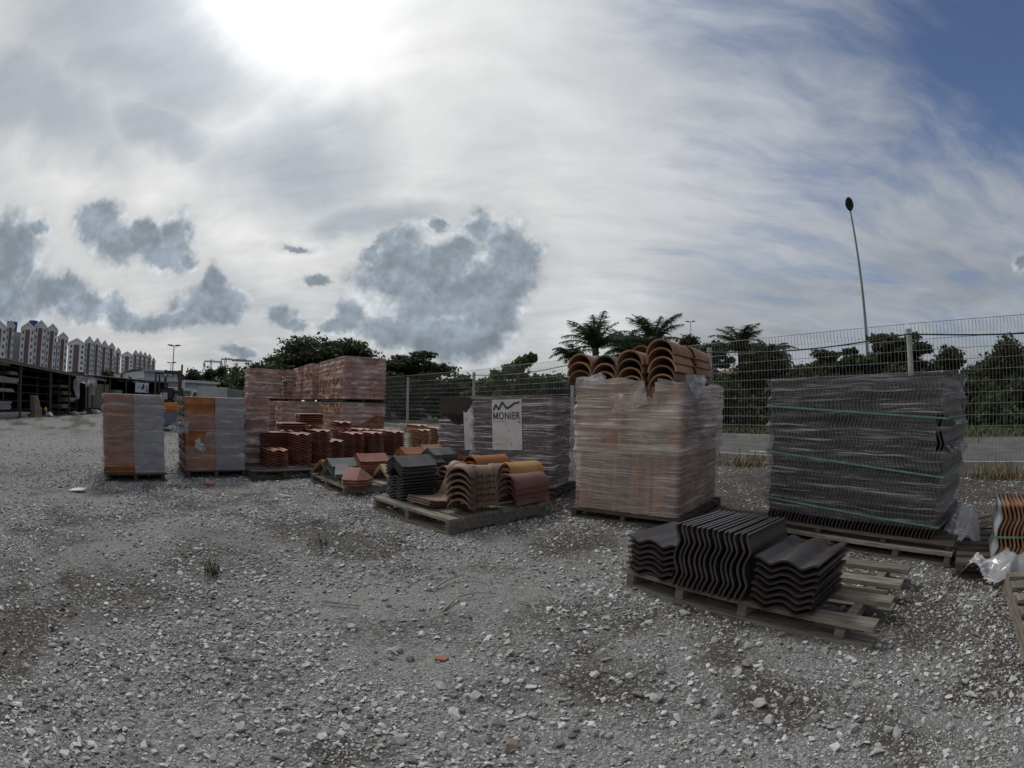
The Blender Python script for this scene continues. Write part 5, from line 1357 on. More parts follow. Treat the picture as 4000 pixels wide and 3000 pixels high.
# middle pallet with piles of ridge tiles
OM, xm, ym, _ = basis((-1.15 - .62, 6.25 + .62), (.707, -.707))
pallet('dark pallet under the grey and orange ridge tile piles', OM, xm, .88, .85, 0, .02, .062, boards=6, bw=.11, xs=[.04, .42, .84], bottom=2, m=M_WOOD_DARK)
ridge_pile('slate grey ridge tile in the big pile before the plum stack', OM, ym, xm * -1, .30, -.62, zl, 9, 'grey', .028)
ridge_pile('small charcoal ridge tile in the low pile beside the grey', OM, ym, xm * -1, .02, -.70, zl, 6, 'char', .028)
ridge_pile('orange ridge tile left of the grey ridge pile', OM, ym, xm * -1, .05, -.30, zl, 9, 'orange', .027)
ridge_pile('terracotta ridge tile behind the grey ridge pile', OM, ym, xm * -1, .42, -.28, zl, 9, 'terra', .030)
ridge_pile('bright orange ridge tile right of the grey ridge pile', OM, ym, xm * -1, .70, -.55, zl, 6, 'orange', .028)
# front pallet
OF, xf, yf, _ = basis((-1.32, 4.60), (.707, -.707))
_, zf = pallet('front pallet of weathered boards with mixed ridge tiles and barrels', OF, xf, 1.20, 1.13, 0, .022, .078, boards=8, bw=.115, xs=[.05, .60, 1.17], sw=.05, bottom=3, m=M_WOOD)
TILE_C30 = TILE_CHAR
for k in range(8):
    a = jit(.02)
    p = OF + xf * (.38 + jit(.006)) + yf * (.12 + jit(.008)) + Vector((0, 0, zf + .012 + k * .027))
    lay('roof_tile', TILE_C30, 'charcoal wavy roof tile, %s of its kind in the charcoal pile' % nth(7 - k, 8, 'top', 'bottom'), 'roof tile', frame(yf * 0 + xf * -1, yf * -1, Zt, p + yf * .42), 'charcoal roof tiles on the front pallet')
ridge_pile('charcoal ridge tile capping the charcoal pile', OF, yf, xf * -1, .11, -.23, zf + .215, 4, 'char', .030)
def valley_mesh(name, m):
    yy = np.linspace(0, .34, 4); pr = [(0, .035), (.05, .02), (.26, .0), (.33, .015), (.42, .17), (.45, .225)]
    T_ = np.zeros((4, 6, 3))
    for i, q in enumerate(yy):
        for j, (a, b_) in enumerate(pr): T_[i, j] = (a, q, b_)
    return MB().sheet(T_, .014).mesh(name, m, 30)
VAL = valley_mesh('valley_tile', M_BROWN_TILE)
for k in range(3):
    p = OF + xf * (.80 + .008 * k) + yf * (.10 + .006 * k) + Vector((0, 0, zf + .016 + k * .020))
    lay('valley_tile', VAL, 'brown trough-shaped valley tile, %s of three, beside the charcoal pile' % ('lowest', 'middle', 'topmost')[k], 'valley tile', frame(yf, xf * -1, Zt, p), 'brown valley tiles')
def wye_mesh(name, m, r=.105, th=.016):
    """Three-way ridge junction: three half-barrels meeting in the middle."""
    n = 40; X, Y = np.meshgrid(np.linspace(-.24, .24, n), np.linspace(-.24, .24, n)); Z = np.full_like(X, -1.0)
    for a in (-PI / 2 + .15, PI / 6 + .1, 5 * PI / 6):
        ux, uy = math.cos(a), math.sin(a); s_ = X * ux + Y * uy; q = -X * uy + Y * ux
        rr = r * (1 + .12 * (s_ > .17))
        Z = np.maximum(Z, np.where(s_ > -.06, np.sqrt(np.maximum(0, rr * rr - q * q)) + np.where(np.abs(q) > rr, -1, 0), -1))
    ok = Z > -.5
    Z = np.where(ok, Z, 0)
    mb = MB(); idx = {}
    vs = []
    def vid(i, j, b_):
        if (i, j, b_) not in idx:
            idx[(i, j, b_)] = len(vs); vs.append((X[i, j], Y[i, j], max(0, Z[i, j]) - (th if b_ else 0)))
        return idx[(i, j, b_)]
    fs = []; edge = {}
    for i in range(n - 1):
        for j in range(n - 1):
            if ok[i, j] and ok[i + 1, j] and ok[i, j + 1] and ok[i + 1, j + 1]:
                q = [(i, j), (i, j + 1), (i + 1, j + 1), (i + 1, j)]
                fs.append(tuple(vid(*c, 0) for c in q)); fs.append(tuple(vid(*c, 1) for c in reversed(q)))
                for k in range(4):
                    e = (q[k], q[(k + 1) % 4]); 
                    if (e[1], e[0]) in edge: del edge[(e[1], e[0])]
                    else: edge[e] = 1
    for a, b_ in edge: fs.append((vid(*b_, 0), vid(*a, 0), vid(*a, 1), vid(*b_, 1)))
    return MB().add(vs, fs).mesh(name, m, 50)
WYE = wye_mesh('three_way_tile', M_BROWN_TILE)
for k in range(6):
    a = -.75 + jit(.03); X = Vector((math.cos(a), math.sin(a), 0)); Y = Vector((-math.sin(a), math.cos(a), 0))
    p = OF + xf * (.97 + jit(.005)) + yf * (.40 + jit(.005)) + Vector((0, 0, zf + .017 + k * .052))
    lay('three_way_tile', WYE, 'brown Y-shaped three-way ridge tile, %s in the pile at the pallet corner' % nth(5 - k, 6, 'top', 'bottom'), 'ridge tile', frame(xf * .94 + yf * .34, yf * .94 - xf * .34, Zt, p), 'three-way ridge tiles')
BAR2 = {k: barrel_mesh('barrel_tile', m_, .118, .44, .015, 14, PI, .96, .006) for k, m_ in dict(maroon=M_MAROON_TILE, orange=M_ORANGE, cream=mat('mustard_concrete', (0.34, 0.185, 0.06), (0.42, 0.25, 0.10), 6, 0.65, .3, 100, .3), terra=M_TERRA, red=M_RED_TILE).items()}
def barrels(label, cx, cy, z, n, kind, step=.05, yaw=0.0):
    for k in range(n):
        a = yaw + jit(.02); X = xf * math.cos(a) + yf * math.sin(a); Y = -xf * math.sin(a) + yf * math.cos(a)
        lay('barrel_tile', BAR2[kind], label.replace(' ridge tile', ' tile, %s,' % nth(n - 1 - k, n, 'top', 'bottom'), 1), 'barrel tile', frame(X, Y, Zt, OF + xf * (cx + jit(.006)) + yf * (cy + jit(.01)) + Vector((0, 0, z + k * step))), 'barrels: ' + label)
barrels('maroon barrel ridge tile in the right pile of the front pallet', 1.07, .74, zf + .016, 4, 'maroon', .048)
barrels('mustard barrel ridge tile behind the maroon pile', .82, .96, zf + .016, 5, 'cream', .053)
barrels('orange barrel ridge tile behind the Y-shaped tiles', .57, .74, zf + .016, 6, 'orange', .054)
barrels('terracotta barrel ridge tile left of the orange barrels', .26, .66, zf + .016, 4, 'terra', .05)

# ------------------------------------------------------------------ right edge: orange tiles on edge, plastic, pallets
q = ground(3862, 2195, .10)
OR, xr, yr, _ = basis((q.x, q.y), (.62, -.785))
pallet('small dark pallet under the orange tiles at the right edge', OR - xr * .25 + yr * .0, xr, 1.2, .8, 0, .02, .055, boards=6, bw=.09, xs=[.05, .55, 1.15], bottom=2, m=M_WOOD_DARK)
for k in range(22):
    p = OR + xr * (.04 + k * .032 + jit(.002)) + yr * (.02 + jit(.004)) + Vector((0, 0, .10 + jit(.002)))
    lay('roof_tile', TILE_TERRA if k else TILE_GREY, ('orange roof tile on edge, %s in the row at the right edge' % nth(k - 1, 21, 'left', 'right'), 'grey roof tile closing the left end of the orange row at the right edge')[k == 0], 'roof tile', frame(Zt, yr, Zt.cross(yr), p), ('orange tiles on edge at the right edge', 'grey end tile')[k == 0])
tag(MB().box(-.02, .80, -.004, -.001, .14, .152).build('green_strap', M_STRAP), 'thin green strap across the orange tiles at the right edge', 'strap').matrix_world = frame(xr, yr, Zt, OR + Vector((0, 0, .10)))
def heap(label, px, py, z, w, d, seed, amp, yaw, name='plastic_wrap', rx=.0):
    p = ground(px, py, 0); o_ = crumple(w, d, seed, F_BAG, None, name, 44, 34, amp, keep=lambda a, b_: (a - .5) ** 2 + (b_ - .5) ** 2 < .25 + .05 * math.sin(a * 17 + b_ * 11))
    me = o_.data; n = len(me.vertices); co = np.zeros(n * 3); me.vertices.foreach_get('co', co); co = co.reshape(-1, 3)
    r2 = ((co[:, 0] / w - .5) ** 2 + (co[:, 1] / d - .5) ** 2) * 4
    co[:, 2] = np.maximum(.006 + .01 * rng.random(n), z * np.clip(1 - r2, 0, 1) ** .8 + co[:, 2] * 1.3)
    co[:, 0] -= w / 2; co[:, 1] -= d / 2
    me.vertices.foreach_set('co', co.ravel().astype(np.float32)); me.update()
    o_.location = (p.x, p.y, 0); o_.rotation_euler = (0, 0, yaw)
    return tag(o_, label, 'plastic wrap')
heap('crumpled clear plastic wrap bunched beside the long dark stack', 3745, 2150, .24, .30, .34, 71, .06, .3)
heap('flattened clear plastic wrap spread in front of the orange tiles', 3905, 2265, .10, .62, .34, 75, .05, -.85)
bp_ = thing('broken_pallet', 'pile of broken pallet boards behind the plastic at the right edge', 'broken pallet', (ground(3800, 2090).x, ground(3800, 2090).y, 0), -.5)
for k, (a, b_, c, yw) in enumerate(((0, 0, .02, .1), (.05, .14, .02, -.05), (0, .05, .05, 1.4), (.12, .0, .075, .3), (.02, .10, .10, 1.2), (-.03, .02, .125, .15))):
    o_ = MB().box(-.21, .21, -.04, .04, -.01, .01).build('board', M_WOOD, bp_); o_.location = (a, b_, c); o_.rotation_euler = (jit(.05), jit(.06), yw)
q = ground(3915, 2305, 0); q2 = ground(4010, 2640, 0); d_ = (q2 - q)
# boards of this one run away from the camera to the right
O_, x_, y_, rz_ = basis((q.x, q.y), (d_.x, d_.y))
t = thing('pallet', 'empty weathered pallet cut off by the right edge', 'pallet', (O_.x, O_.y, 0), rz_, 'timber pallets on the gravel')
MB().prism([(0, 0, 0), (1.05, 0, 0), (1.05, 0, .085), (.72, 0, .088), (.70, 0, .080), (.40, 0, .086), (.38, 0, .09), (0, 0, .095)], (0, 0, 0), (0, .035, 0)).build('stringer', M_WOOD, t)
for yy in (.45, .85): MB().box(0, 1.05, yy, yy + .035, 0, .09).build('stringer', M_WOOD, t)
for k in range(6): MB().box(.03 + k * .175 + jit(.01), .12 + k * .175, -.01 + jit(.01), .90, .0955, .115).build('deck_board', M_WOOD, t)

# ------------------------------------------------------------------ left side: storage sheds
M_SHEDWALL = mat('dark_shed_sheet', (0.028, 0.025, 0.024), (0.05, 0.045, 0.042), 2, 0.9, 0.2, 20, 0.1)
M_SHEDROOF = mat('old_tin_roof', (0.10, 0.095, 0.09), (0.18, 0.165, 0.15), 1.5, 0.75, 0.2, 20, 0.3)
M_RUST = mat('rusty_steel', (0.055, 0.04, 0.033), (0.10, 0.075, 0.06), 6, 0.8, 0.3, 30, 0.3)
M_BUNDLE = mat('white_wrapped_boards', (0.30, 0.29, 0.29), (0.42, 0.41, 0.40), 5, 0.6, 0.4, 20, 0.3)
M_TARP = mat('grey_tarpaulin', (0.20, 0.20, 0.20), (0.32, 0.32, 0.31), 4, 0.6, 0.5, 12, 0.35)
M_CREAMW = mat('cream_panel', (0.22, 0.22, 0.17), (0.28, 0.275, 0.215), 2, 0.8, 0.2, 10, 0.2)
M_TAN = mat('tan_blocks', (0.20, 0.165, 0.12), (0.28, 0.235, 0.175), 5, 0.85, 0.3, 30, 0.2)
A_ = Vector((-19.33, 10.73, 0)); B_ = Vector((-25.6, 23.1, 0)); xs_d = (B_ - A_).normalized()
O, x, y, rz = basis(A_ - xs_d * 5.0, xs_d); LS = (B_ - A_).length + 5.0
t = thing('storage_shed', 'long open-fronted dark shed with a rusty tin roof at the left edge', 'shed', (O.x, O.y, 0), rz)
zr = lambda X: 2.30 - .012 * X
mb = MB()
n = int(LS / .11)
T_ = np.zeros((2, n, 3))
for k in range(n):
    X = LS * k / (n - 1); T_[0, k] = (X, -.35, zr(X) + .012 * (k % 2)); T_[1, k] = (X, 7, zr(X) + .55 + .012 * (k % 2))
mb.sheet(T_, .012).build('roof', M_SHEDROOF, t)
MB().bar((0, -.30, zr(0) - .07), (LS, -.30, zr(LS) - .07), .05, .09).build('fascia', M_WOOD, t)
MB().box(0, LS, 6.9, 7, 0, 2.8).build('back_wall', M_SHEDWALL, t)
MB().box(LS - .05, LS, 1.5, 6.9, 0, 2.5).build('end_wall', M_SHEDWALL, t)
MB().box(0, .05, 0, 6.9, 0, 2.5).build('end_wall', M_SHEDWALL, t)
for X in (2.0, 6.6, 10.0, 12.6, 15.6, LS - .1): MB().box(X - .05, X + .05, -.25, -.15, 0, zr(X) - .1).build('post', M_RUST, t)
for X in np.arange(1, LS, 2.2): MB().bar((X, -.3, zr(X) - .05), (X, 6.9, zr(X) + .46), .05, .09).build('rafter', M_RUST, t)
def rack(label, X0, X1, levels):
    t = thing('storage_rack', label, 'rack', O + x * X0 + y * .55, rz)
    for a in np.linspace(0, X1 - X0, 3):
        for b_ in (0, .9): MB().box(a - .03, a + .03, b_ - .03, b_ + .03, 0, 2.15).build('upright', M_RUST, t)
    for z in levels: MB().box(-.05, X1 - X0 + .05, -.05, .95, z - .03, z).build('shelf', M_RUST, t)
LV = (.32, .68, 1.04, 1.40, 1.76, 2.08)
rack('rusty rack with white wrapped boards at the left edge', 4.6, 7.6, LV); rack('dark empty rack in the middle of the left shed', 7.9, 11.6, LV); rack('rack with pale boxes under the hanging tarpaulin', 12.7, 15.4, LV)
bnames = ('on the floor in front of', 'on the lowest shelf of', 'on the second shelf of', 'on the third shelf of', 'on the fourth shelf of', 'on the fifth shelf of', 'on the top shelf of')
def bundle(label, X0, X1, Y, z, h, m, seed):
    r = random.Random(seed); p = O + x * X0 + y * Y
    t = thing('board_bundle', label, 'bundle', (p.x, p.y, z), rz)
    k = 0; zz = 0
    while zz < h - .02:
        th = r.uniform(.05, .08); MB().box(r.uniform(-.08, .05), X1 - X0 + r.uniform(-.18, .1), r.uniform(-.05, .03), .75, zz + .002, zz + th).build('board', m, t); zz += th
for k, (X0, X1, z, h) in enumerate(((4.9, 6.6, 2.08, .10), (4.6, 6.3, 1.40, .24), (6.0, 7.5, 1.40, .2), (5.0, 7.2, 1.04, .12), (4.8, 6.8, .32, .26), (4.7, 7.6, 0.0, .22), (6.6, 7.4, 1.76, .1))):
    bundle('white wrapped boards %s the left rack, %s' % (bnames[0 if z == 0 else 1 + LV.index(z)], ('long', 'bulky', 'short', 'thin', 'thick', 'low', 'small')[k]), X0, X1, -.15 if z == 0 else .5, z, h, M_BUNDLE, k)
for k, (X0, X1, z, h) in enumerate(((12.9, 13.9, 1.40, .12), (13.2, 14.4, 1.04, .18), (13.9, 15.2, .68, .22), (13.0, 14.0, .32, .2))):
    bundle('pale boxes %s the rack under the tarpaulin' % bnames[1 + LV.index(z)], X0, X1, .5, z, h, M_CREAMW if k % 2 else M_BUNDLE, 20 + k)
p = O + x * 8.0 + y * -.35
t = thing('block_pile', 'leaning pile of tan blocks beside the left rack', 'block pile', (p.x, p.y, 0), rz)
for la in range(9):
    for k in range(4 if la < 4 else 3 if la < 7 else 2):
        MB().box(k * .20 + jit(.03) - la * .012, k * .20 + .185 - la * .012, jit(.03), .3, la * .105 + .002, la * .105 + .10).build('block', M_TAN, t)
def lump(label, name, cat, p, sx, sy, sz, m, seed, n=22):
    r = random.Random(seed); bm = bmesh.new()
    for _ in range(n):
        v = Vector((r.gauss(0, 1), r.gauss(0, 1), abs(r.gauss(0, 1)))).normalized() * r.uniform(.75, 1)
        bm.verts.new((v.x * sx, v.y * sy, v.z * sz))
    h = bmesh.ops.convex_hull(bm, input=bm.verts); bmesh.ops.delete(bm, geom=[e for e in h['geom_interior'] if isinstance(e, bmesh.types.BMVert)], context='VERTS')
    me = bpy.data.meshes.new(name); bm.to_mesh(me); bm.free(); me.materials.append(m)
    o_ = link(name, me); o_.location = p; return tag(o_, label, cat)
M_SACKW = mat('white_sack', (0.30, 0.30, 0.29), (0.40, 0.40, 0.39), 4, 0.7, 0.5, 14, 0.3)
M_ORB = mat('bright_orange_plastic', (0.55, 0.22, 0.02), (0.6, 0.26, 0.03), 4, 0.5)
lump('small bright orange bucket by the tan blocks', 'bucket', 'bucket', O + x * 9.25 + y * -.3 + Vector((0, 0, .22)), .14, .14, .26, M_ORB, 3)
lump('pale sack slumped below the orange bucket', 'sack', 'sack', O + x * 9.35 + y * -.45, .35, .3, .26, M_SACKW, 4)
lump('grey sack in the shade at the foot of the third shed post', 'sack', 'sack', O + x * 13.4 + y * -.2, .6, .35, .22, M_SACKW, 5)
lump('crumpled grey tarpaulin heap right of the sheds, left of the orange stack', 'tarpaulin', 'tarpaulin', O + x * 19.2 + y * -.5, 1.1, .8, .55, M_TARP, 6, 30)
lump('dark sack at the foot of the shed near the tarpaulin heap', 'sack', 'sack', O + x * 16.6 + y * -.3, .7, .4, .34, M_TARP, 8)
# tarpaulin hung under the shed's right end
tw = 3.6; X_, Z_ = np.meshgrid(np.linspace(0, tw, 40), np.linspace(0, 1, 18))
dr = np.where(X_ < .75, .20 + 1.05 * np.clip(X_ / .45, 0, 1) * (1 - .4 * np.clip((X_ - .45) / .3, 0, 1)), np.where(X_ > 2.7, .72 + .25 * np.sin((X_ - 2.7) * 3), .46 + .1 * np.sin(X_ * 5)))
V_ = np.stack([X_, -.42 - .10 * np.sin(X_ * 9 + Z_ * 3) * Z_ - .12 * np.sin(Z_ * 5 + X_ * 2) * Z_, 2.05 - Z_ * dr - .03 * np.sin(X_ * 4)], 2).reshape(-1, 3)
ff = [(i * 40 + j, i * 40 + j + 1, (i + 1) * 40 + j + 1, (i + 1) * 40 + j) for i in range(17) for j in range(39)]
o_ = link('tarpaulin', np_mesh('tarpaulin', V_, np.array(ff), M_TARP)); o_.matrix_world = frame(x, y, Zt, O + x * 13.0); tag(o_, 'grey tarpaulin slung in folds from the eave of the left shed', 'tarpaulin')

C_, E_ = far(350, 1476, 37), far(650, 1503, 46)
O2s, x2s, y2s, rz2 = basis((C_.x, C_.y), (E_ - C_)); L2s = Vector((E_.x - C_.x, E_.y - C_.y)).length
t = thing('storage_shed', 'lower dark shed with a sloping roof beyond the tarpaulin', 'shed', (O2s.x, O2s.y, 0), rz2)
T_ = np.zeros((2, 60, 3))
for k in range(60): T_[0, k] = (L2s * k / 59, -.5, 2.42 + .02 * (k % 2)); T_[1, k] = (L2s * k / 59, 6, 2.62 + .02 * (k % 2))
MB().sheet(T_, .05).build('roof', M_SHEDROOF, t)
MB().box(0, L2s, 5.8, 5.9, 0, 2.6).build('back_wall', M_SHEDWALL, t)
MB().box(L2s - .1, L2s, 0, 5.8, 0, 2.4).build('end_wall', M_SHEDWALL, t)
for X in np.linspace(.1, L2s - .2, 6): MB().box(X - .06, X + .06, -.3, -.2, 0, 2.4).build('post', M_RUST, t)
MB().box(0.3, 3.2, .6, .66, .2, 1.9).build('cream_wall_panel', M_CREAMW, t)
for k in range(5): MB().box(4.5 + k * 2.0, 5.4 + k * 2.0 + jit(.4), .9, 2, .0, 1.2 + jit(.4)).build('stored_crate', M_TAN if k % 2 else M_BUNDLE, t)
for k, (a, b_) in enumerate(((447, 470), (480, 502), (514, 535))):
    p, q = far(a, 1483, 43), far(b_, 1465, 43)
    w_ = (Vector((q.x, q.y)) - Vector((p.x, p.y))).length; h_ = q.z - p.z
    t = thing('roof_vent', ('left', 'middle', 'right')[k] + ' white square vent box on the lower shed roof', 'roof vent', (p.x, p.y, 2.5), -math.atan2(p.x, p.y))
    MB().box(0, w_, 0, w_, .0, q.z - 2.5).build('box', M_WHITEWALL, t); MB().box(-.03, w_ + .03, -.03, w_ + .03, q.z - 2.5, q.z - 2.46).build('lid', M_WHITEWALL, t)
# printed banner on the lower shed
p, q = far(529, 1494, 34), far(581, 1498, 34)
t = thing('banner', 'white banner with blue printed figures hung on the lower shed', 'banner', (p.x, p.y, 0), math.atan2(q.y - p.y, q.x - p.x))
bw = Vector((q.x - p.x, q.y - p.y)).length; z1, z0 = p.z, far(529, 1532, 34).z; bh = z1 - z0
M_BAN = mat('banner_cloth', (0.48, 0.50, 0.55), (0.56, 0.57, 0.62), 3, 0.7); M_NAVY = mat('navy_print', (0.03, 0.035, 0.10), (0.05, 0.055, 0.13), 4, 0.7); M_PALEB = mat('pale_blue_print', (0.16, 0.19, 0.32), (0.22, 0.25, 0.38), 4, 0.7)
nx = 14; X_, Z_ = np.meshgrid(np.linspace(0, bw, nx), np.linspace(z0, z1, 10)); V_ = np.stack([X_, .02 * np.sin(X_ * 8), Z_], 2).reshape(-1, 3)
link('cloth', np_mesh('cloth', V_, np.array([(i * nx + j, i * nx + j + 1, (i + 1) * nx + j + 1, (i + 1) * nx + j) for i in range(9) for j in range(nx - 1)]), M_BAN), t)
def blot(pts): return MB().prism([(a * bw, -.035, z0 + b_ * bh) for a, b_ in pts], (0, 0, 0), (0, .004, 0))
blot([(.46, .30), (.52, .62), (.56, .86), (.64, .88), (.68, .70), (.70, .45), (.62, .38), (.58, .24)]).build('figure', M_NAVY, t)
blot([(.40, .45), (.46, .58), (.47, .40)]).build('figure', M_NAVY, t); blot([(.26, .72), (.33, .80), (.34, .66), (.28, .64)]).build('figure', M_NAVY, t)
pr = MB()
for k in range(4): pr.prism([(a * bw, -.035, z0 + b_ * bh) for a, b_ in ((.76 + .0, .75 - .15 * k), (.96, .75 - .15 * k), (.96, .70 - .15 * k), (.76, .70 - .15 * k))], (0, 0, 0), (0, .004, 0))
pr.prism([(a * bw, -.035, z0 + b_ * bh) for a, b_ in ((.03, .52), (.36, .52), (.36, .46), (.03, .46))], (0, 0, 0), (0, .004, 0))
tag(pr.build('print', M_PALEB, t), kind='stuff')
blot([(.76, .16), (.97, .16), (.97, .28), (.76, .28)]).build('print_block', M_NAVY, t)

# ------------------------------------------------------------------ warehouse, truck, container
M_DARKROOF = mat('dark_roof_sheet', (0.05, 0.05, 0.052), (0.08, 0.08, 0.082), .8, .7, .1, 8, .3)
def quad_house(label, pl, pr_, D0, D1, py_l, py_r, depth, rise, wallm, name='warehouse', windows=()):
    a, b_ = far(pl, py_l, D0), far(pr_, py_r, D1); zt = (a.z + b_.z) / 2
    O, x, y, rz = basis((a.x, a.y), (b_ - a)); L = Vector((b_.x - a.x, b_.y - a.y)).length
    t = thing(name, label, 'building', (O.x, O.y, 0), rz)
    MB().box(0, L, 0, depth, 0, zt).build('wall', wallm, t)
    rf = MB().prism([(-.3, -.4, zt + .01), (L + .3, -.4, zt + .01), (L + .3, depth / 2, zt + rise), (-.3, depth / 2, zt + rise)], (0, 0, 0), (0, 0, .12)).prism([(-.3, depth + .4, zt + .01), (L + .3, depth + .4, zt + .01), (L + .3, depth / 2, zt + rise), (-.3, depth / 2, zt + rise)], (0, 0, 0), (0, 0, .12))
    rf.build('roof', M_DARKROOF, t)
    MB().box(-.3, L + .3, -.46, -.41, zt - .12, zt + .12).build('gutter', M_GREYWALL, t)
    k = int(L / 1.2)
    for i in range(1, k): MB().box(L * i / k - .03, L * i / k + .03, -.03, -.001, 0, zt - .05).build('wall_rib', wallm, t)
    return t, L, zt
M_PALEMETAL = mat('pale_metal_sheet', (0.32, 0.33, 0.33), (0.40, 0.41, 0.41), 0.8, 0.6, 0.1, 8, 0.3)
t, L_, zt_ = quad_house('long pale metal warehouse behind the forklift', 540, 846, 58, 62, 1486, 1492, 12, .3, M_PALEMETAL)
MB().box(2.9, 3.7, -.35, -.04, zt_ - 1.5, zt_ - .75).build('air_conditioner', M_WHITEWALL, t)
quad_house('grey upper building behind the warehouse, left of the twin-headed lamp', 562, 692, 72, 74, 1449, 1452, 10, .15, M_GREYWALL, 'upper_building')
quad_house('low white building with a dark roof edge left of the truck', 575, 745, 52, 54, 1516, 1524, 6, .15, M_CREAMW, 'low_building')
M_VAN = mat('white_van_paint', (0.34, 0.33, 0.35), (0.40, 0.39, 0.41), 1, 0.45, 0, 20, 0.4)
M_GLASS = mat('dark_glass', (0.02, 0.028, 0.035), (0.03, 0.04, 0.05), 2, 0.12, 0, 20, 0.6)
a, b_ = far(745, 1520, 44), far(889, 1517, 44)
O, x, y, rz = basis((a.x, a.y), (b_ - a)); L = Vector((b_.x - a.x, b_.y - a.y)).length
t = thing('box_truck', 'white box truck parked behind the right orange and grey stack', 'truck', (O.x, O.y, 0), rz)
H = b_.z
MB().box(L * .20, L, 0, 1.7, .55, H).build('cargo_box', M_VAN, t)
MB().box(L * .19, L + .02, -.02, 1.72, H + .002, H + .05).build('roof_rail', M_WHITEWALL, t)
MB().prism([(0.02, .1, .4), (L * .185, .1, .4), (L * .185, .1, H - .18), (.22, .1, H - .2), (.02, .1, 1.2)], (0, 0, 0), (0, 1.5, 0)).build('cab', M_WHITEWALL, t)
MB().prism([(.10, .1, 1.15), (L * .165, .1, 1.15), (L * .165, .1, H - .4), (.25, .1, H - .42)], (0, -.02, 0), (0, -.005, 0)).build('side_window', M_GLASS, t)
for X in (L * .12, L * .75):
    for Y in (.05, 1.45):
        w_ = MB().tube([(X, Y, .33), (X, Y + .2, .33)], .33, 16).build('wheel', M_BLACK, t, 40); MB().tube([(X, Y - .01, .33), (X, Y + .01, .33)], .18, 10).build('rim', M_STEEL, w_)
MB().box(0.1, L - .1, .3, 1.4, .34, .54).build('chassis', M_BLACK, t)
a, b_ = far(887, 1524, 38), far(990, 1522, 44)
O, x, y, rz = basis((a.x, a.y), (b_ - a)); L = Vector((b_.x - a.x, b_.y - a.y)).length; H = (a.z + b_.z) / 2
t = thing('shipping_container', 'ribbed pale container between truck and brick-coloured bales', 'container', (O.x, O.y, 0), rz)
MB().box(0, L, .05, 2.2, 0.1, H).build('body', M_PALEMETAL, t)
n = 26; rb = MB()
for k in range(n): MB().box(L * k / n, L * (k + .55) / n, 0, .049, .15, H - .05).build('rib', M_PALEMETAL, t)

# ------------------------------------------------------------------ forklift, seen from behind
p = far(650, 1690, 16.6); fw = Vector((p.x, p.y, 0)).normalized(); xd = Vector((fw.y, -fw.x, 0))
rz = math.atan2(xd.y, xd.x) - .12
t = thing('forklift', 'orange and grey forklift with a black overhead guard, seen from behind', 'forklift', (p.x, p.y, 0), rz)
M_FORK_O = mat('forklift_orange', (0.50, 0.17, 0.015), (0.55, 0.20, 0.02), 4, 0.45, 0, 30, 0.45); M_FORK_G = mat('forklift_grey', (0.10, 0.115, 0.15), (0.14, 0.155, 0.19), 4, 0.5, 0, 30, 0.4); M_FORK_B = mat('forklift_black', (0.022, 0.022, 0.023), (0.04, 0.04, 0.042), 4, 0.55, 0, 30, 0.4)
def bev(mb, name, m, parent, w=.03):
    o_ = mb.build(name, m, parent); bm = bmesh.new(); bm.from_mesh(o_.data); bmesh.ops.bevel(bm, geom=list(bm.edges), offset=w, segments=2, affect='EDGES'); bm.to_mesh(o_.data); bm.free(); return o_
bev(MB().prism([(-.46, 0, .18), (.46, 0, .18), (.46, 0, .62), (-.46, 0, .62)], (0, 0, 0), (0, .62, 0)), 'counterweight', M_FORK_G, t, .06)
bev(MB().box(-.42, .42, .03, .95, .63, .90), 'engine_cover', M_FORK_O, t, .04)
for k in range(2): MB().box(-.36, .36, .015, .029, .69 + k * .07, .70 + k * .07).build('cover_slot', M_FORK_B, t)
bev(MB().box(-.44, .44, .62, 1.55, .22, .60), 'chassis', M_FORK_G, t, .03)
bev(MB().box(-.24, .24, .30, .75, .91, 1.0), 'seat', M_BLACK, t, .03); bev(MB().box(-.25, .25, .26, .36, 1.0, 1.36), 'seat_back', M_BLACK, t, .05)
MB().tube([(.16 * math.cos(a), 1.12 + .05 * math.sin(a), 1.22 + .15 * math.sin(a)) for a in np.linspace(0, 2 * PI, 17)], .014, 6).build('steering_wheel', M_FORK_B, t)
for sx_ in (-.46, .42):
    MB().bar((sx_ + .02, .18, .88), (sx_ + .02, .30, 1.80), .07, .06).build('guard_post', M_FORK_B, t); MB().bar((sx_ + .02, 1.45, .60), (sx_ + .02, 1.25, 1.80), .06, .06).build('guard_post', M_FORK_B, t)
for k in range(6): MB().bar((-.44 + .176 * k, .30, 1.815), (-.44 + .176 * k, 1.28, 1.815), .04, .03).build('guard_bar', M_FORK_B, t)
MB().box(-.48, .48, .27, .33, 1.79, 1.85).build('guard_rail', M_FORK_B, t)
pl = MB().box(-.20, .20, .245, .262, 1.705, 1.80).build('number_plate', M_FORK_B, t)
cu = bpy.data.curves.new('plate_lettering', 'FONT'); cu.body = 'BJY 330'; cu.size = .098; cu.align_x = 'CENTER'; cu.align_y = 'CENTER'; cu.offset = .002
tmp = bpy.data.objects.new('plate_lettering', cu); COL.objects.link(tmp); bpy.context.view_layer.update()
me = bpy.data.meshes.new_from_object(tmp.evaluated_get(bpy.context.evaluated_depsgraph_get())); bpy.data.objects.remove(tmp); me.materials.clear(); me.materials.append(mat('white_letters', (0.6, 0.6, 0.6), None, 3, .6))
link('plate_lettering', me, pl).matrix_local = frame((1, 0, 0), (0, 0, 1), (0, -1, 0), (0, .243, 1.752))
for sx_ in (-.30, .24): MB().box(sx_, sx_ + .08, 1.62, 1.74, .05, 2.0).build('mast_rail', M_FORK_B, t)
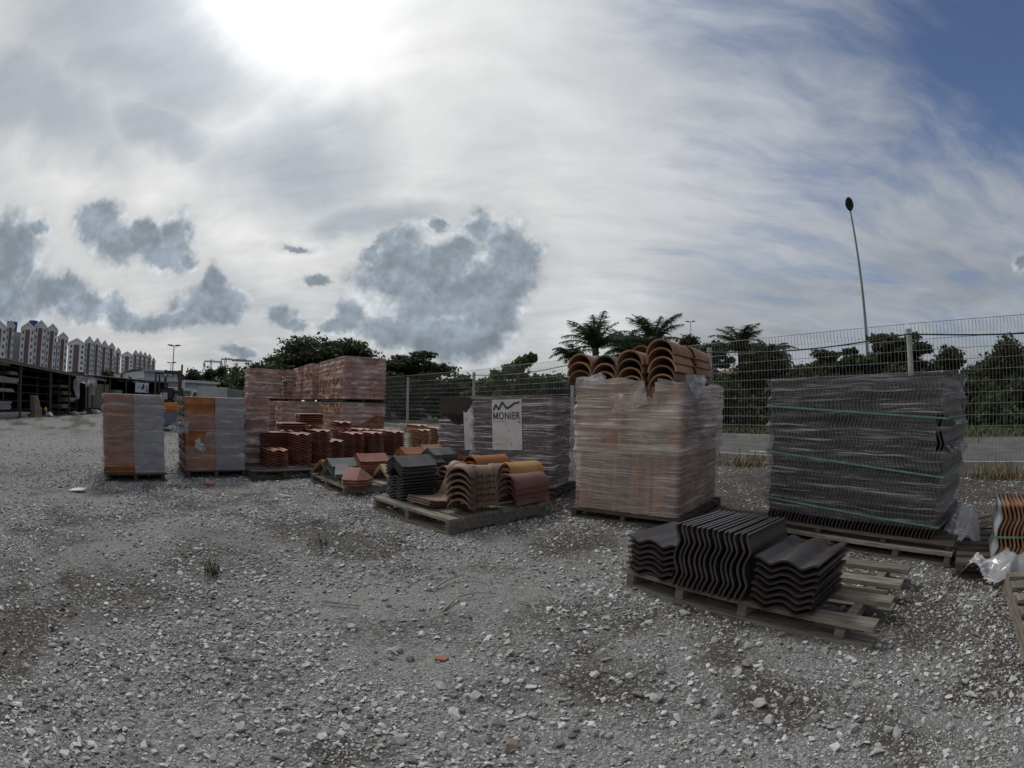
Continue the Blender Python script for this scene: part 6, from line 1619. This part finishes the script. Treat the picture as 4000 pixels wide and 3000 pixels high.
for z in (.5, 1.2, 1.9): MB().box(-.30, .32, 1.66, 1.70, z, z + .08).build('mast_crossbar', M_FORK_B, t)
for sx_ in (-.25, .17): MB().box(sx_, sx_ + .09, 1.76, 2.7, .06, .10).build('fork', M_FORK_B, t)
MB().tube([(.47, .5, .9), (.47, .5, 2.12)], .035, 8).build('exhaust_pipe', M_RUST, t)
MB().box(.49, .60, .42, .50, 1.36, 1.62).build('mirror', M_WHITEWALL, t); MB().bar((.53, .46, .6), (.53, .46, 1.36), .03, .03).build('mirror_stalk', M_FORK_B, t)
for X, Y, R_ in ((-.50, .32, .22), (.34, .32, .22), (-.54, 1.35, .28), (.34, 1.35, .28)):
    w_ = MB().tube([(X, Y, R_), (X + .03, Y, R_), (X + .16, Y, R_), (X + .19, Y, R_)], [R_ * .9, R_, R_, R_ * .9], 20).build('wheel', M_BLACK, t, 40)
    MB().tube([(X - .005, Y, R_), (X + .195, Y, R_)], R_ * .5, 12).build('rim', M_FORK_G, w_, 40)

# ------------------------------------------------------------------ dry grass along the fence, weeds, litter
def blade_mat(name, a, c):
    m = bpy.data.materials.new(name); m.use_nodes = True; T = NT(m.node_tree); b = T.n['Principled BSDF']
    pos = T.node('ShaderNodeNewGeometry').outputs['Position']
    T.put(b.inputs['Base Color'], T.mix(T.ramp(T.noise(pos, 9, 4, .7), .35, .65), (*a, 1), (*c, 1))); b.inputs['Roughness'].default_value = .7; b.inputs['Specular IOR Level'].default_value = .2
    return m
M_STRAW = blade_mat('dry_straw', (0.12, 0.085, 0.045), (0.34, 0.25, 0.14)); M_GREENB = blade_mat('green_blades', (0.035, 0.05, 0.022), (0.085, 0.105, 0.05))
def blades(name, base, h, w, m, lean=.5, seed=0):
    r = np.random.default_rng(seed); n = len(base); a = r.uniform(0, 2 * PI, n); hh = h * r.uniform(.4, 1.2, n); ln = lean * hh * r.uniform(.2, 1.3, n)
    d = np.stack([np.cos(a), np.sin(a), np.zeros(n)], 1); s = np.stack([-np.sin(a), np.cos(a), np.zeros(n)], 1) * (w * r.uniform(.6, 1.4, n))[:, None]
    up = np.zeros((n, 3)); up[:, 2] = hh
    p0 = np.asarray(base); p1 = p0 + up * .6 + d * (ln * .3)[:, None]; p2 = p0 + up * (1 - .35 * np.clip(ln / hh, 0, 1))[:, None] + d * ln[:, None]
    v = np.stack([p0 - s, p0 + s, p1 + s * .8, p1 - s * .8, p2 + s * .15, p2 - s * .15], 1).reshape(-1, 3)
    k = np.arange(n)[:, None] * 6
    f = np.concatenate([k + np.array([[0, 1, 2, 3]]), k + np.array([[3, 2, 4, 5]])], 0)
    return np_mesh(name, v, f, m, False)
bs = []; bg_ = []
for i in range(2, len(POSTS) - 1):
    p, q = Vector((*POSTS[i], 0)), Vector((*POSTS[i + 1], 0)); nrm = Vector((-.8, -.6, 0))
    for k in range(2100 if i >= 4 else 600):
        u = random.random(); o_ = random.uniform(-.05, 1) ** 1.0 * .62 - .28
        if math.sin(u * 23 + i * 3) * .5 + .7 < random.random(): continue
        c = p.lerp(q, u) + nrm * o_; (bs if random.random() < .88 else bg_).append((c.x, c.y, 0))
tag(link('dry_grass', blades('dry_grass', bs, .21, .006, M_STRAW, 1.1, 5)), 'strip of dry yellow grass along the foot of the fence', None, None, 'stuff')
tag(link('green_weeds', blades('green_weeds', bg_, .34, .004, M_GREENB, .4, 6)), 'thin green weeds among the dry grass by the fence', None, None, 'stuff')
vb = []
for k in range(9000):
    s = random.uniform(-26, 9); o_ = 13.4 + random.random() ** 1.5 * 9; p = TD * s + ND * o_; vb.append((p.x, p.y, ROADZ + .1))
tag(link('verge_grass', blades('verge_grass', vb, .16, .02, M_GREENB, .8, 7)), 'short dark grass growing on the far verge', None, None, 'stuff')
def tuft(label, px, py, n, h, sp, seed, m=None, w=.0022):
    p = ground(px, py); r = random.Random(seed); b0 = [(p.x + r.gauss(0, sp), p.y + r.gauss(0, sp), 0) for _ in range(n)]
    t = link('grass_tuft', blades('grass_tuft', b0, h, w, m or M_GREENB, 1.0, seed)); tag(t, label, 'grass tuft')
tuft('spiky green grass tuft growing alone in the left gravel', 832, 2245, 60, .15, .03, 1)
tuft('small sparse grass tuft between left gravel and front pallet', 1265, 2128, 34, .10, .03, 2)
tuft('tiny grass tuft left of the front pallet corner', 1240, 2045, 24, .07, .03, 4)
tuft('small green weed in front of the front pallet right side', 2010, 2085, 40, .07, .04, 5)
tuft('tall thin weed growing between the sandy tiles and the ridge tiles', 1645, 1800, 12, .62, .02, 3, None, .006)
def twig(label, pts, r_, name='twig', cat='twig'):
    mb = MB().tube([(ground(px, py).x, ground(px, py).y, .012 + z) for px, py, z in pts], [r_ * (1 - .6 * i / len(pts)) for i in range(len(pts))], 5)
    return tag(mb.build(name, M_STRAWSOLID, None), label, cat)
M_STRAWSOLID = mat('bleached_stem', (0.26, 0.235, 0.20), (0.36, 0.33, 0.29), 9, 0.8, .2, 40, .2)
twig('straight pale stick lying left of the dark pallet on the gravel', [(1255, 2355, 0), (1330, 2364, 0), (1408, 2374, 0)], .007, 'stick', 'stick')
twig('long bleached frond stem, upper of the two by the front pallet', [(1690, 2310, 0), (1740, 2282, .01), (1810, 2264, .02), (1880, 2276, .01), (1900, 2284, 0)], .006, 'frond_stem', 'dry stem')
twig('long bleached frond stem, lower of the two by the front pallet', [(1730, 2395, 0), (1790, 2345, .01), (1860, 2332, .015), (1940, 2326, 0)], .006, 'frond_stem', 'dry stem')
twig('forked dry twig near the middle of the gravel', [(2020, 2352, 0), (2070, 2368, .01), (2085, 2385, .01), (2095, 2405, 0)], .006)
def shard(label, px, py, pts, th, m, name, cat, rz):
    p = ground(px, py); mb = MB().prism([(a, b_, 0) for a, b_ in pts], (0, 0, .004), (0, 0, th)); o_ = mb.build(name, m); o_.location = (p.x, p.y, .01); o_.rotation_euler = (jit(.12), jit(.12), rz)
    return tag(o_, label, cat)
shard('red tile shard lying on the bottom middle gravel', 1722, 2585, [(-.026, -.012), (.012, -.018), (.032, .003), (.017, .017), (-.018, .016)], .010, M_RED_TILE, 'tile_shard', 'tile shard', .2)
shard('white paper scrap on the left gravel', 305, 1918, [(-.10, -.06), (.10, -.05), (.11, .05), (-.05, .07), (-.12, .02)], .012, M_WHITEWALL, 'paper_scrap', 'paper', .3)
shard('small red wrapper in front of the right orange and grey stack', 816, 1900, [(-.06, -.02), (.05, -.03), (.06, .02), (-.02, .035)], .02, mat('red_plastic', (0.30, 0.02, 0.03), (0.35, 0.03, 0.04), 4, .4), 'wrapper', 'wrapper', .3)
shard('orange tile chip on the gravel below the front pallet', 1985, 2474, [(-.012, -.006), (.012, -.008), (.014, .007), (-.008, .01)], .008, M_ORANGE, 'tile_chip', 'tile chip', .2)
shard('white offcut on the gravel before the left pallet', 1110, 1942, [(-.07, -.015), (.08, -.01), (.08, .012), (-.06, .02)], .014, M_WHITEWALL, 'offcut', 'offcut', .1)

# ------------------------------------------------------------------ the larger stones
M_STONE2 = stone_mat('large_pale_stone', (0.27, 0.27, 0.262), (0.42, 0.42, 0.41), (0.24, 0.21, 0.18))
BIG = [rock_mesh(700 + k, M_STONE2, (.45, .6, .75)[k % 3], 13 + k % 5) for k in range(8)]
LIST = [(1555, 2545, .05), (1600, 2580, .045), (1530, 2575, .03), (1375, 2455, .05), (1230, 2400, .04), (870, 2540, .055), (1415, 2680, .03), (2490, 2720, .05), (2560, 2740, .055), (3000, 2830, .05), (2800, 2800, .045), (2960, 2760, .05), (3080, 2750, .04), (3160, 2800, .05), (2810, 2945, .04),
        (1720, 2690, .045), (1860, 2730, .05), (1950, 2760, .03), (2180, 2590, .05), (2200, 2750, .035), (1560, 2900, .05), (1740, 2960, .035), (900, 2450, .03), (700, 2420, .035), (620, 2700, .03), (400, 2680, .03), (950, 2760, .035), (330, 2560, .03), (250, 2720, .04), (1030, 2650, .03), (1160, 2850, .035), (3730, 2640, .03),
        (2550, 2570, .03), (2690, 2490, .04), (2790, 2510, .04), (2920, 2530, .045), (3120, 2545, .05), (3220, 2550, .04), (2920, 2605, .06), (2880, 2640, .04), (2790, 2640, .035), (3430, 2530, .03), (3540, 2470, .03), (2340, 2200, .04), (2400, 2195, .05), (2060, 2060, .05), (2110, 2070, .035), (1620, 2090, .04), (1340, 2020, .03), (1430, 2050, .035),
        (1010, 1955, .06), (1080, 1955, .05), (940, 1865, .06), (560, 1883, .07), (3850, 2840, .04), (3500, 2880, .04), (3350, 2920, .035), (3660, 2760, .035), (180, 2870, .03), (480, 2900, .035), (2350, 2880, .03), (2080, 2900, .03), (1300, 2750, .03), (770, 2880, .035), (2950, 2070, .035), (2900, 2030, .03), (3010, 1990, .03), (2370, 2420, .04), (2620, 2340, .03)]
def region(px, py):
    if py < 2000 and px < 1200: return 'near the orange and grey stacks'
    if py < 2150: return 'around the front pallet'
    if py > 2830: return 'along the bottom edge'
    if px > 2500 and py < 2480: return 'around the big wrapped load'
    if px > 2500: return 'in front of the dark tile pallet'
    if px > 1350: return 'on the middle gravel'
    return 'on the left gravel'
regs = {}
for q in sorted(LIST): regs.setdefault(region(q[0], q[1]), []).append(q)
for k, (px, py, s0_) in enumerate(LIST):
    s = s0_ * .78; rg = regs[region(px, py)]; i = rg.index((px, py, s0_)); n = len(rg)
    p = ground(px, py); o_ = link('stone', BIG[k % 8]); o_.location = (p.x, p.y, height_at(np.array([p.x]), np.array([p.y]))[0] + s * .25); o_.rotation_euler = (jit(.25), jit(.25), random.uniform(0, 6.28)); o_.scale = (s, s * random.uniform(.8, 1), s)
    tag(o_, 'large pale angular stone %s, %s' % (region(px, py), nth(i, n, 'left', 'right')), 'stone', 'larger stones on the gravel')
